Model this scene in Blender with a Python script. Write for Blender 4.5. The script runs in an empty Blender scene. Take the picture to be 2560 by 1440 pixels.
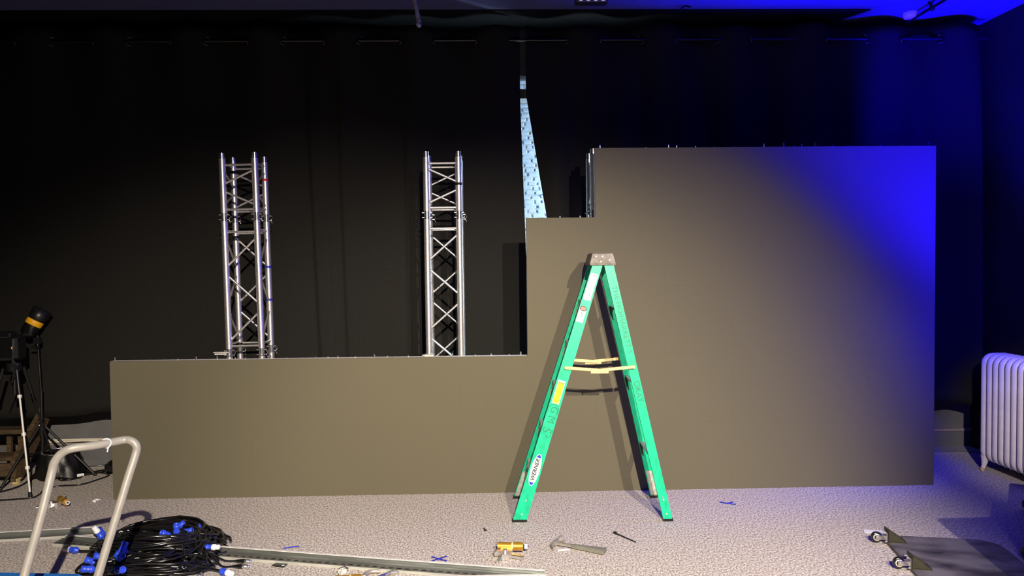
import bpy, math, random
from mathutils import Vector, Matrix
random.seed(7)
S = bpy.context.scene
COL = S.collection
PI = math.pi

# ------------------------------------------------------------------ camera
YAW, PITCH, ROLL = 0.02478, 0.03221, -0.01049
fw0 = Vector((math.sin(YAW), math.cos(YAW), 0)); rt = Vector((math.cos(YAW), -math.sin(YAW), 0)); zz = Vector((0, 0, 1))
fw = fw0 * math.cos(PITCH) - zz * math.sin(PITCH); up2 = zz * math.cos(PITCH) + fw0 * math.sin(PITCH)
cr = rt * math.cos(ROLL) + up2 * math.sin(ROLL); cu = up2 * math.cos(ROLL) - rt * math.sin(ROLL)
cd = bpy.data.cameras.new('camera'); cam = bpy.data.objects.new('camera', cd); COL.objects.link(cam)
cam.matrix_world = Matrix(((cr.x, cu.x, -fw.x, 0), (cr.y, cu.y, -fw.y, 0), (cr.z, cu.z, -fw.z, 1.6724), (0, 0, 0, 1)))
cd.sensor_width = 36; cd.lens = 1900 / 2560 * 36; cd.clip_start = 0.05; cd.clip_end = 60
S.camera = cam

# ------------------------------------------------------------------ world, lights, exposure
w = bpy.data.worlds.new('world'); S.world = w; w.use_nodes = True
w.node_tree.nodes['Background'].inputs[0].default_value = (0.6, 0.65, 0.8, 1)
w.node_tree.nodes['Background'].inputs[1].default_value = 0.0

def spot(name, loc, tgt, power, color, angle, blend, radius):
    l = bpy.data.lights.new(name, 'SPOT'); l.energy = power; l.color = color
    l.spot_size = math.radians(angle); l.spot_blend = blend; l.shadow_soft_size = radius
    o = bpy.data.objects.new(name, l); COL.objects.link(o); o.location = loc
    o.rotation_euler = (Vector(tgt) - Vector(loc)).to_track_quat('-Z', 'Y').to_euler()
    return o
WARM = (1.0, 0.86, 0.70); BLUE = (0.006, 0.0, 1.0)
spot('stage_and_fill_spot', (0.5, -1.5, 3.5), (-1.128, 5.5, -1.8), 2900, WARM, 65.4, 0.618, 0.025)
spot('stage_and_fill_spot', (1.68, -1.5, 3.5), (0.619, 5.5, 0.0), 1926, WARM, 43.6, 0.70, 0.025)
spot('stage_and_fill_spot', (0.5, -1.5, 3.5), (4.15, 5.5, 0.42), 1900, (1.0, 0.88, 0.84), 11.5, 1.0, 0.03)  # added fill spot that brightens the radiator, no seen source
spot('blue_uplight', (3.474, 4.482, 0.51), (3.672, 4.194, 4.309), 3950, BLUE, 103.7, 0.55, 0.2)
spot('blue_side_light', (3.636, 4.846, 1.328), (1.89, 7.069, 1.9), 115, BLUE, 149.5, 0.27, 0.30)
al = bpy.data.lights.new('alcove_daylight', 'AREA'); al.shape = 'RECTANGLE'; al.size = 0.16; al.size_y = 2.3; al.energy = 95; al.color = (0.62, 0.85, 1.0)
ao = bpy.data.objects.new('alcove_daylight', al); COL.objects.link(ao); ao.location = (1.0, 6.93, 1.95)
ao.rotation_euler = (Vector((-0.85, 0.5, 0))).to_track_quat('-Z', 'Y').to_euler()

S.view_settings.view_transform = 'Standard'; S.view_settings.look = 'None'
S.view_settings.exposure = 0.0; S.view_settings.gamma = 1.0; S.view_settings.use_curve_mapping = False

# ------------------------------------------------------------------ materials
def mat(name, col, rough=0.6, metal=0.0, noise=0.0, scale=40, col2=None, bump=0.0, spec=0.5, emit=None, estr=0.0, stretch=None, ramp=(0.35, 0.65), detail=4):
    m = bpy.data.materials.new(name); m.use_nodes = True
    nt = m.node_tree; b = nt.nodes['Principled BSDF']
    b.inputs['Base Color'].default_value = (*col, 1); b.inputs['Roughness'].default_value = rough
    b.inputs['Metallic'].default_value = metal; b.inputs['Specular IOR Level'].default_value = spec
    tc = nt.nodes.new('ShaderNodeTexCoord'); mp = nt.nodes.new('ShaderNodeMapping')
    nt.links.new(tc.outputs['Object'], mp.inputs['Vector'])
    if stretch: mp.inputs['Scale'].default_value = stretch
    nz = nt.nodes.new('ShaderNodeTexNoise'); nz.inputs['Scale'].default_value = scale; nz.inputs['Detail'].default_value = detail
    nt.links.new(mp.outputs['Vector'], nz.inputs['Vector'])
    if noise > 0 or col2:
        c2 = col2 if col2 else tuple(max(0, c * (1 - noise)) for c in col)
        rp = nt.nodes.new('ShaderNodeValToRGB')
        rp.color_ramp.elements[0].position = ramp[0]; rp.color_ramp.elements[1].position = ramp[1]
        rp.color_ramp.elements[0].color = (*c2, 1); rp.color_ramp.elements[1].color = (*col, 1)
        nt.links.new(nz.outputs['Fac'], rp.inputs['Fac']); nt.links.new(rp.outputs['Color'], b.inputs['Base Color'])
    if bump > 0:
        bp = nt.nodes.new('ShaderNodeBump'); bp.inputs['Strength'].default_value = bump; bp.inputs['Distance'].default_value = 0.01
        nt.links.new(nz.outputs['Fac'], bp.inputs['Height']); nt.links.new(bp.outputs['Normal'], b.inputs['Normal'])
    if emit:
        b.inputs['Emission Color'].default_value = (*emit, 1); b.inputs['Emission Strength'].default_value = estr
    return m
M = dict(
    carpet=mat('carpet', (0.74, 0.68, 0.62), 0.95, 0, 0, 105, (0.24, 0.215, 0.19), 0.32, 0.1, ramp=(0.36, 0.66), detail=6, stretch=(1.0, 0.55, 1)),
    border=mat('border_carpet', (0.40, 0.39, 0.40), 0.95, 0, 0.45, 150, spec=0.1),
    wallgrey=mat('grey_wall_paint', (0.15, 0.15, 0.155), 0.7, 0, 0.12, 8, spec=0.2),
    walldark=mat('dark_wall_paint', (0.02, 0.02, 0.024), 0.75, 0, 0.2, 6, spec=0.15),
    ceil=mat('ceiling_paint', (0.085, 0.085, 0.16), 0.8, 0, 0.1, 9, spec=0.1),
    black=mat('black_paint', (0.006, 0.006, 0.007), 0.6, 0, 0.3, 20, spec=0.2),
    blackplastic=mat('black_plastic', (0.01, 0.01, 0.011), 0.38, 0, 0.3, 60),
    rubber=mat('black_rubber', (0.008, 0.008, 0.009), 0.22, 0, 0.3, 60, spec=0.8),
    cloth=mat('black_curtain_cloth', (0.020, 0.0195, 0.018), 0.95, 0, 0.35, 260, bump=0.15, spec=0.08),
    tape=mat('curtain_heading', (0.018, 0.02, 0.02), 0.9, 0, 0.35, 200, spec=0.1),
    led=mat('led_mask', (0.132, 0.120, 0.080), 0.75, 0, 0.22, 420, spec=0.12, bump=0.1, detail=2),
    alu=mat('aluminium', (0.80, 0.78, 0.76), 0.36, 0.9, 0.16, 55, bump=0.04),
    aluraw=mat('brushed_aluminium', (0.80, 0.78, 0.74), 0.5, 0.15, 0.2, 30, stretch=(1, 1, 6)),
    chrome=mat('chrome', (0.85, 0.84, 0.82), 0.2, 0.95, 0.15, 60),
    green=mat('green_fibreglass', (0.002, 0.52, 0.27), 0.42, 0, 0.28, 45, spec=0.4, ramp=(0.3, 0.6), stretch=(1, 1, 0.4)),
    stepalu=mat('worn_step_aluminium', (0.62, 0.60, 0.53), 0.5, 0.35, 0.3, 40),
    cap=mat('scuffed_cap_metal', (0.22, 0.195, 0.17), 0.6, 0.1, 0.4, 25),
    gunmetal=mat('dark_rod_metal', (0.07, 0.07, 0.075), 0.34, 0.95, 0.2, 50),
    brass=mat('gilt_spreader_metal', (0.80, 0.64, 0.30), 0.45, 0.2, 0.2, 50),
    gold=mat('gold_anodised', (0.85, 0.48, 0.07), 0.3, 0.75, 0.15, 50),
    white=mat('white_label', (0.85, 0.84, 0.81), 0.5, 0, 0.05, 50),
    cream=mat('cream_plastic', (0.75, 0.70, 0.58), 0.45, 0, 0.08, 30),
    whiteplastic=mat('white_plastic', (0.82, 0.83, 0.84), 0.4, 0, 0.08, 30),
    yellow=mat('yellow_label', (0.95, 0.78, 0.0), 0.5, 0, 0.05, 50),
    red=mat('red_print', (0.75, 0.18, 0.16), 0.5, 0, 0.05, 50),
    ink=mat('dark_print', (0.012, 0.012, 0.014), 0.6, 0, 0.05, 50),
    marker=mat('green_black_marker', (0.0, 0.25, 0.125), 0.5, 0, 0.2, 60),
    logoblue=mat('blue_print', (0.01, 0.03, 0.5), 0.45, 0, 0.05, 50),
    bluetape=mat('blue_tape', (0.015, 0.02, 0.42), 0.55, 0, 0.1, 50),
    redtape=mat('red_tape', (0.5, 0.02, 0.03), 0.55, 0, 0.1, 50),
    bluecon=mat('blue_connector_plastic', (0.03, 0.08, 0.75), 0.32, 0, 0.15, 60),
    galvlit=mat('galvanised_lit_face', (0.50, 0.51, 0.47), 0.5, 0.2, 0.2, 20, stretch=(0.3, 1, 1)),  # paler copy of the track steel, frontal light put into the colour
    galv=mat('galvanised_steel', (0.52, 0.55, 0.53), 0.40, 0.93, 0.3, 18, stretch=(0.3, 1, 1)),
    greysteel=mat('grey_painted_tube', (0.33, 0.32, 0.295), 0.45, 0.1, 0.12, 20),
    deckblue=mat('blue_deck', (0.02, 0.16, 0.55), 0.45, 0, 0.15, 14),
    wood=mat('worn_brown_wood', (0.10, 0.062, 0.026), 0.7, 0, 0.7, 14, bump=0.2, stretch=(0.4, 3, 3)),
    ply=mat('scuffed_black_plywood', (0.17, 0.16, 0.165), 0.6, 0, 0, 5.0, (0.035, 0.03, 0.038), 0.08, 0.3, ramp=(0.36, 0.62), detail=7, stretch=(0.7, 1.4, 1)),
    olive=mat('black_olive_metal', (0.05, 0.048, 0.03), 0.55, 0.3, 0.3, 40),
    radiator=mat('radiator_paint', (0.74, 0.68, 0.67), 0.45, 0, 0.12, 12),
    rust=mat('bare_foot_paint', (0.62, 0.42, 0.22), 0.6, 0, 0.3, 40),
    brick=mat('painted_brick', (0.36, 0.42, 0.55), 0.8, 0, 0.35, 30, bump=0.3),
    mortar=mat('white_mortar', (0.85, 0.88, 0.9), 0.85, 0, 0.12, 40, bump=0.3),
    hammersteel=mat('worn_hammer_steel', (0.42, 0.39, 0.33), 0.45, 0.45, 0.3, 30),
    grip=mat('grey_hammer_grip', (0.19, 0.19, 0.155), 0.6, 0, 0.2, 60),
    orange=mat('orange_plastic', (0.90, 0.45, 0.006), 0.5, 0, 0.08, 40),
    orangeled=mat('orange_indicator', (0.8, 0.2, 0.02), 0.4, emit=(1, 0.22, 0.03), estr=0.5),
    lens=mat('lit_led_lens', (0.6, 0.5, 0.8), 0.3, emit=(0.62, 0.42, 1.0), estr=0.55),
    bag=mat('black_bin_liner', (0.008, 0.008, 0.008), 0.4, 0, 0.3, 20, spec=0.4),
    skirting=mat('skirting_paint', (0.13, 0.13, 0.14), 0.6, 0, 0.12, 10),
    skirtcap=mat('skirting_cap', (0.33, 0.27, 0.25), 0.5, 0, 0.15, 10),
    purplestrap=mat('pale_strap', (0.35, 0.33, 0.4), 0.6, 0, 0.4, 30),
)

# ------------------------------------------------------------------ mesh builder
class MB:
    def __init__(s): s.v = []; s.f = []; s.sm = []
    def add(s, vs, fs, smooth=False, mx=None):
        n = len(s.v)
        s.v += [tuple((mx @ Vector(v)) if mx is not None else v) for v in vs]
        s.f += [tuple(i + n for i in f) for f in fs]; s.sm += [smooth] * len(fs)
        return s
    def box(s, c, d, mx=None, taper=None):
        x, y, z = d[0] / 2, d[1] / 2, d[2] / 2
        t = taper or (1, 1)
        vs = [(-x, -y, -z), (x, -y, -z), (x, y, -z), (-x, y, -z), (-x * t[0], -y * t[1], z), (x * t[0], -y * t[1], z), (x * t[0], y * t[1], z), (-x * t[0], y * t[1], z)]
        vs = [(a + c[0], b + c[1], e + c[2]) for a, b, e in vs]
        return s.add(vs, [(3, 2, 1, 0), (4, 5, 6, 7), (0, 1, 5, 4), (1, 2, 6, 5), (2, 3, 7, 6), (3, 0, 4, 7)], False, mx)
    def bbox(s, c, d, b=0.004, mx=None):
        # chamfered box
        x, y, z = d[0] / 2, d[1] / 2, d[2] / 2
        rings = []
        for zc, ins in ((-z, b), (-z + b, 0), (z - b, 0), (z, b)):
            X, Y = x - ins, y - ins
            k = b
            rings.append([(-X + k, -Y, zc), (X - k, -Y, zc), (X, -Y + k, zc), (X, Y - k, zc), (X - k, Y, zc), (-X + k, Y, zc), (-X, Y - k, zc), (-X, -Y + k, zc)])
        vs = [(p[0] + c[0], p[1] + c[1], p[2] + c[2]) for r in rings for p in r]
        fs = [tuple(reversed(range(8))), tuple(range(24, 32))]
        for i in range(3):
            for j in range(8):
                a = i * 8 + j; e = i * 8 + (j + 1) % 8
                fs.append((a, e, e + 8, a + 8))
        return s.add(vs, fs, False, mx)
    def tube(s, pts, r, n=10, closed=False, mx=None, caps=True, smooth=True):
        pts = [Vector(p) for p in pts]; m = len(pts)
        rr = r if isinstance(r, (list, tuple)) else [r] * m
        tang = []
        for i in range(m):
            a = pts[(i - 1) % m] if (closed or i > 0) else pts[i]
            b = pts[(i + 1) % m] if (closed or i < m - 1) else pts[i]
            t = b - a
            tang.append(t.normalized() if t.length > 1e-9 else Vector((0, 0, 1)))
        t0 = tang[0]; ref = Vector((0, 0, 1)) if abs(t0.z) < 0.9 else Vector((1, 0, 0))
        u = t0.cross(ref).normalized(); vs = []; fs = []
        for i in range(m):
            t = tang[i]; u = (u - t * u.dot(t)).normalized(); v = t.cross(u)
            for k in range(n):
                a = 2 * PI * k / n
                vs.append(tuple(pts[i] + (u * math.cos(a) + v * math.sin(a)) * rr[i]))
        lim = m if closed else m - 1
        for i in range(lim):
            j = (i + 1) % m
            for k in range(n):
                l = (k + 1) % n
                fs.append((i * n + k, i * n + l, j * n + l, j * n + k))
        s.add(vs, fs, smooth, mx)
        if caps and not closed:
            s.add(vs[:n], [tuple(reversed(range(n)))], False, mx); s.add(vs[-n:], [tuple(range(n))], False, mx)
        return s
    def cyl(s, a, b, r, n=12, r2=None, mx=None): return s.tube([a, b], [r, r2 if r2 is not None else r], n, mx=mx)
    def lathe(s, prof, n=16, mx=None, smooth=True):
        vs = []; fs = []
        for r, z in prof:
            for k in range(n):
                a = 2 * PI * k / n; vs.append((r * math.cos(a), r * math.sin(a), z))
        for i in range(len(prof) - 1):
            for k in range(n):
                l = (k + 1) % n; fs.append((i * n + k, i * n + l, (i + 1) * n + l, (i + 1) * n + k))
        s.add(vs, fs, smooth, mx)
        if prof[0][0] > 1e-5: s.add(vs[:n], [tuple(reversed(range(n)))], False, mx)
        if prof[-1][0] > 1e-5: s.add(vs[-n:], [tuple(range(n))], False, mx)
        return s
    def sphere(s, c, r, n=10, sc=(1, 1, 1)):
        prof = [(max(1e-6, math.sin(PI * i / 8)) * r, -math.cos(PI * i / 8) * r) for i in range(9)]
        return s.lathe(prof, n, Matrix.Translation(c) @ Matrix.Diagonal((*sc, 1)))
    def prism(s, poly, h, mx=None):
        n = len(poly); vs = [(x, y, 0) for x, y in poly] + [(x, y, h) for x, y in poly]
        fs = [tuple(reversed(range(n))), tuple(range(n, 2 * n))] + [(i, (i + 1) % n, n + (i + 1) % n, n + i) for i in range(n)]
        return s.add(vs, fs, False, mx)
    def loft(s, rings, caps=True, smooth=False, closed=True):
        n = len(rings[0]); vs = [p for r in rings for p in r]; fs = []
        for i in range(len(rings) - 1):
            for k in range(n if closed else n - 1):
                l = (k + 1) % n; fs.append((i * n + k, i * n + l, (i + 1) * n + l, (i + 1) * n + k))
        s.add(vs, fs, smooth)
        if caps: s.add(rings[0], [tuple(reversed(range(n)))]); s.add(rings[-1], [tuple(range(n))])
        return s
    def mesh(s, name, m):
        me = bpy.data.meshes.new(name); me.from_pydata(s.v, [], s.f); me.polygons.foreach_set('use_smooth', s.sm)
        me.materials.append(M[m] if isinstance(m, str) else m); me.update()
        return me
    def obj(s, name, m, parent=None, label=None):
        o = bpy.data.objects.new(name, s.mesh(name, m)); COL.objects.link(o)
        if parent: o.parent = parent
        if label: o['label'] = label
        return o
def link_mesh(name, me, parent=None):
    o = bpy.data.objects.new(name, me); COL.objects.link(o)
    if parent: o.parent = parent
    return o
def thing(name, label, cat, loc=(0, 0, 0), rz=0, group=None):
    o = bpy.data.objects.new(name, None); COL.objects.link(o); o.empty_display_size = 0.1
    o.location = loc; o.rotation_euler = (0, 0, rz); o['label'] = label; o['category'] = cat
    if group: o['group'] = group
    return o
def tag(o, label, cat, group=None, loc=None):
    o['label'] = label; o['category'] = cat
    if group: o['group'] = group
    if loc: o.location = loc
    return o
def struct(o): o['kind'] = 'structure'; return o
def arc(c, r, a0, a1, n, f): return [f(c, r, a0 + (a1 - a0) * i / n) for i in range(n + 1)]
def smooth_path(pts, sub=6, closed=False):
    P = [Vector(p) for p in pts]; n = len(P); out = []
    rng = range(n if closed else n - 1)
    for i in rng:
        g = (lambda k: P[k % n]) if closed else (lambda k: P[max(0, min(n - 1, k))])
        p0, p1, p2, p3 = g(i - 1), g(i), g(i + 1), g(i + 2)
        for j in range(sub):
            t = j / sub
            out.append(0.5 * ((2 * p1) + (p2 - p0) * t + (2 * p0 - 5 * p1 + 4 * p2 - p3) * t * t + (3 * p1 - p0 - 3 * p2 + p3) * t ** 3))
    if not closed: out.append(P[-1])
    return out
def text_mesh(txt, size, mx, m, name, parent, label=None, shear=0.0, bold=0.0):
    c = bpy.data.curves.new('t', 'FONT'); c.body = txt; c.size = size; c.align_x = 'CENTER'; c.align_y = 'CENTER'; c.shear = shear; c.resolution_u = 3; c.fill_mode = 'FRONT'; c.offset = bold
    o = bpy.data.objects.new('t', c); COL.objects.link(o)
    dg = bpy.context.evaluated_depsgraph_get(); me = bpy.data.meshes.new_from_object(o.evaluated_get(dg))
    bpy.data.objects.remove(o); bpy.data.curves.remove(c)
    me.transform(mx); me.materials.clear(); me.materials.append(M[m]); me.name = name
    ob = link_mesh(name, me, parent)
    if label: ob['label'] = label
    return ob

# ------------------------------------------------------------------ room shell
XL, XR, YF, YB, ZC = -6.6, 4.25, -4.2, 6.65, 3.7
struct(MB().box(((XL + XR) / 2, (YF + YB) / 2 + 0.3, -0.05), (XR - XL + 0.6, YB - YF + 1.2, 0.1)).obj('floor', 'carpet'))
struct(MB().box(((XL + XR) / 2, (YF + YB) / 2 + 0.3, ZC + 0.05), (XR - XL + 0.6, YB - YF + 1.2, 0.1)).obj('ceiling', 'ceil'))
struct(MB().box((XR + 0.1, (YF + YB) / 2, ZC / 2), (0.2, YB - YF, ZC)).obj('wall_right', 'walldark'))
struct(MB().box((XL - 0.1, (YF + YB) / 2, ZC / 2), (0.2, YB - YF, ZC)).obj('wall_left', 'walldark'))
struct(MB().box(((XL + XR) / 2, YF - 0.1, ZC / 2), (XR - XL + 0.4, 0.2, ZC)).obj('wall_front', 'walldark'))
# back wall with a recess in the middle
ox0, ox1, oz0, oz1, oz2, oz3 = -0.2, 1.1, 0.5, 3.105, 3.185, 3.30
wb = MB()
def wbx(x0, x1, z0, z1): wb.box(((x0 + x1) / 2, YB + 0.1, (z0 + z1) / 2), (x1 - x0, 0.2, z1 - z0))
wbx(XL - 0.2, ox0, 0, ZC); wbx(ox1, XR + 0.2, 0, ZC); wbx(ox0, ox1, 0, oz0); wbx(ox0, ox1, oz1, oz2); wbx(ox0, ox1, oz3, ZC)
struct(wb.obj('wall_back', 'wallgrey'))
av = MB(); av.box((0.45, 7.15, 2.0), (1.7, 0.1, 3.4)); av.box((-0.3, 6.98, 2.0), (0.2, 0.25, 3.4)); av.box((1.2, 6.98, 2.0), (0.2, 0.25, 3.4)); av.box((0.45, 6.98, 3.6), (1.3, 0.25, 0.2)); av.box((0.45, 6.98, 0.4), (1.3, 0.25, 0.2))
alc = struct(av.obj('wall_alcove', 'mortar'))
def brick_mesh(i):
    b = MB(); r = random.Random(i); n = 10; ring = []
    hx, hz = 0.5, 0.5
    for (px, pz) in ((-1, -0.8), (-0.8, -1), (0, -1), (0.8, -1), (1, -0.8), (1, 0.8), (0.8, 1), (0, 1), (-0.8, 1), (-1, 0.8)):
        ring.append((px * hx * (1 + r.uniform(-0.06, 0.04)), pz * hz * (1 + r.uniform(-0.14, 0.06))))
    b.loft([[(x, 0, z) for x, z in ring], [(x * 0.96, -0.7, z * 0.93) for x, z in ring], [(x * 0.86, -1, z * 0.76) for x, z in ring]], True)
    return b.mesh('brick', 'brick')
BM = [brick_mesh(i) for i in range(8)]
row = 0; z = 0.86; ch = 0.0425
while z < 3.33:
    x = 0.16 - random.uniform(0, 0.1); xe = 0.50 if z < 1.95 else 0.72
    while x < xe:
        L = random.choice((0.058, 0.085, 0.11, 0.125))
        o = link_mesh('brick', random.choice(BM), alc)
        tilt = 0.16 if (z < 2.32 and x > 0.42) else random.uniform(-0.02, 0.02)
        o.location = (x + L / 2, 7.1, z + ch / 2 + (0.012 if tilt > 0.1 else 0)); o.scale = (L - 0.012, random.uniform(0.010, 0.016), ch - 0.011 + random.uniform(-0.003, 0.003))
        o.rotation_euler = (0, -tilt, 0)
        x += L
    z += ch
# skirting, its cap, the metal edge strip on the floor and the carpet border
struct(MB().box(((XL + XR) / 2, YB - 0.012, 0.072), (XR - XL, 0.024, 0.144)).obj('baseboard_back', 'skirting'))
struct(MB().box(((XL + XR) / 2, YB - 0.018, 0.153), (XR - XL, 0.036, 0.018)).obj('trim_1', 'skirtcap'))
struct(MB().box(((XL + XR) / 2, 6.52, 0.002), (XR - XL, 0.21, 0.006)).obj('trim_2', 'border'))
struct(MB().box(((XL + XR) / 2, 6.405, 0.004), (XR - XL, 0.012, 0.008)).obj('trim_3', 'alu'))
struct(MB().box((4.238, 3.0, 0.07), (0.024, 7.2, 0.14)).obj('baseboard_right', 'walldark'))
# thin black slab under the ceiling above the curtain
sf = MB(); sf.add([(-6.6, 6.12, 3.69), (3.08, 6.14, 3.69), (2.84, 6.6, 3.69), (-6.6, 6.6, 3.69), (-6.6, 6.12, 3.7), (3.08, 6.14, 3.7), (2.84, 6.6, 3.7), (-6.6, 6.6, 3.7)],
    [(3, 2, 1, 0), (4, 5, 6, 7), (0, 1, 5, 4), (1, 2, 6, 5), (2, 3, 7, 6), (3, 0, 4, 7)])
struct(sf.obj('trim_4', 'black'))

# ------------------------------------------------------------------ curtains
YC = 6.3; ZP = 3.505
def bumpf(t, c, wd, e):  # flat topped bump
    ex = lambda q: math.exp(max(-40.0, min(40.0, q)))
    return 1 / (1 + ex(-(t - c + wd) / e)) / (1 + ex((t - c - wd) / e))
def y_left(x, z):
    top = math.exp(-(3.62 - z) / 0.55)
    a = 0.06 * top
    y = YC - a * math.sin(PI * (x + 0.134) / 0.31) * (1 if z > 0 else 1)
    low = 1 - top
    lean = 0.035 * (2.4 - z)
    y -= low * 0.030 * bumpf(x, -1.42 + lean, 0.062, 0.006)
    y -= low * 0.024 * bumpf(x, -1.19 + lean * 0.6, 0.048, 0.005)
    y -= low * 0.022 * bumpf(x, -0.66 + lean * 0.2, 0.045, 0.007)
    y += low * (0.012 * math.sin(x * 2.3 + 0.6) + 0.008 * math.sin(x * 5.1 + 1.0 + z * 0.3))
    if z < 1.4: y += 0.006 * math.sin(z * 75 + x * 26) * bumpf(x, -1.37, 0.062, 0.012) * min(1, (1.4 - z) * 4)
    return y
def y_right(x, z):
    top = math.exp(-(3.62 - z) / 0.8)
    y = YC - 0.06 * top * math.sin(PI * (x - 3.743) / 0.313)
    y -= (1 - top) * (0.060 * math.sin(x * 12.5 + 0.9 + 0.5 * math.sin(x * 3.1) + 0.10 * z) + 0.020 * math.sin(x * 23 + 1.7))
    return y
def curtain(name, label, yf, xl, xr, nx, nz, zb):
    root = thing(name, label, 'curtain', (0, 0, 0), 0)
    vs = []; fs = []
    for j in range(nz + 1):
        tz = j / nz
        for i in range(nx + 1):
            u = i / nx
            ztop = 3.612; 
            x0 = xl(1.0); zlow = zb(0)
            zt = zlow + (ztop - zlow) * tz
            X0, X1 = xl(zt), xr(zt); x = X0 + (X1 - X0) * u
            z = zb(x) + (ztop + 0.010 * math.sin(x * 5.3) - zb(x)) * tz
            vs.append((x, yf(x, zt), z))
    for j in range(nz):
        for i in range(nx):
            a = j * (nx + 1) + i; fs.append((a, a + 1, a + nx + 2, a + nx + 1))
    m = MB(); m.add(vs, fs, True)
    o = m.obj('panel', 'cloth', root)
    md = o.modifiers.new('thickness', 'SOLIDIFY'); md.thickness = 0.004; md.offset = 0
    return root
def hem_left(x):
    return 0.455 + 0.012 * math.sin(x * 1.9 + 0.4) + 0.03 * math.exp(-((x + 3.2) / 0.16) ** 2)
cl = curtain('curtain', 'wide black curtain hanging behind the low half of the screen wall and both bare trusses', y_left, lambda z: -6.4, lambda z: 0.24 + 0.028 * max(0, min(1.5, (3.02 - z) / 0.97)), 520, 44, hem_left)
crt = curtain('curtain', 'black curtain right of the lit brick slit, folds turning blue towards the corner', y_right, lambda z: 0.288 + max(0, 3.06 - z) * 0.160, lambda z: 4.08, 360, 40, lambda x: 0.445)
ring = MB(); ring.tube([(0.034 * math.cos(2 * PI * k / 20), 0, 0.034 * math.sin(2 * PI * k / 20)) for k in range(20)], 0.007, 8, True)
RM = ring.mesh('grommet', 'gunmetal')
for k in range(20):
    x = -0.134 - 0.31 * k
    if x < -6.3: break
    o = link_mesh('grommet', RM, cl); o.location = (x, YC, ZP); o.rotation_euler = (0, 0, (0.62 if k % 2 else -0.62))
for k in range(11):
    x = 3.743 - 0.313 * k
    o = link_mesh('grommet', RM, crt); o.location = (x, YC, ZP); o.rotation_euler = (0, 0, (0.62 if k % 2 else -0.62))
pole = MB(); pole.cyl((-6.5, YC, ZP), (4.15, YC, ZP), 0.013, 12)
tag(pole.obj('curtain_rod', 'gunmetal'), 'long thin metal rod threaded through the grommets at the top of both curtains', 'rod')

# ------------------------------------------------------------------ led wall
LX = -2.755
led = thing('led_wall', 'stepped wall of dark video panels, low on the left and tall on the right', 'led wall', (LX, 5.5, 0))
fr = MB()  # cabinet frame (aluminium) mesh shared by all panels
fr.box((0.25, 0.045, 0.25), (0.5, 0.062, 0.5))
FRM = fr.mesh('cabinet_frame', 'aluraw')
mk = MB(); mk.box((0.25, 0.007, 0.25), (0.4998, 0.014, 0.4998)); MKM = mk.mesh('led_panel', 'led')
pinm = MB(); pinm.cyl((0, 0, 0), (0, 0, 0.011), 0.0045, 8); pinm.cyl((0, 0, 0.011), (0, 0, 0.016), 0.0045, 8, 0.002); PINM = pinm.mesh('alignment_pin', 'chrome')
tops = [2] * 6 + [4] + [5] * 5
for cx in range(12):
    for rz in range(tops[cx]):
        p = link_mesh('led_panel', MKM, led); p.location = (cx * 0.5, 0, rz * 0.5)
        f = link_mesh('cabinet_frame', FRM, p)
        if rz == tops[cx] - 1:
            for px in (0.035, 0.12, 0.245, 0.38, 0.465):
                if random.random() < 0.25: continue
                q = link_mesh('alignment_pin', PINM, p); q.location = (px + random.uniform(-0.015, 0.015), 0.026 + random.choice((0, 0.02)), 0.5)
                q.scale = (1.3, 1.3, random.choice((0.7, 1.0, 1.7)))
rp = MB(); rp.cyl((0, 0, 0), (0, 0, 0.03), 0.009, 10); rp.cyl((0, 0, 0.03), (0, 0, 0.036), 0.006, 10); rpm = rp.mesh('rigging_pin', 'chrome')
for x in (4.887, 5.118):
    q = link_mesh('rigging_pin', rpm, led); q.location = (x, 0.03, 2.5)

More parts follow.
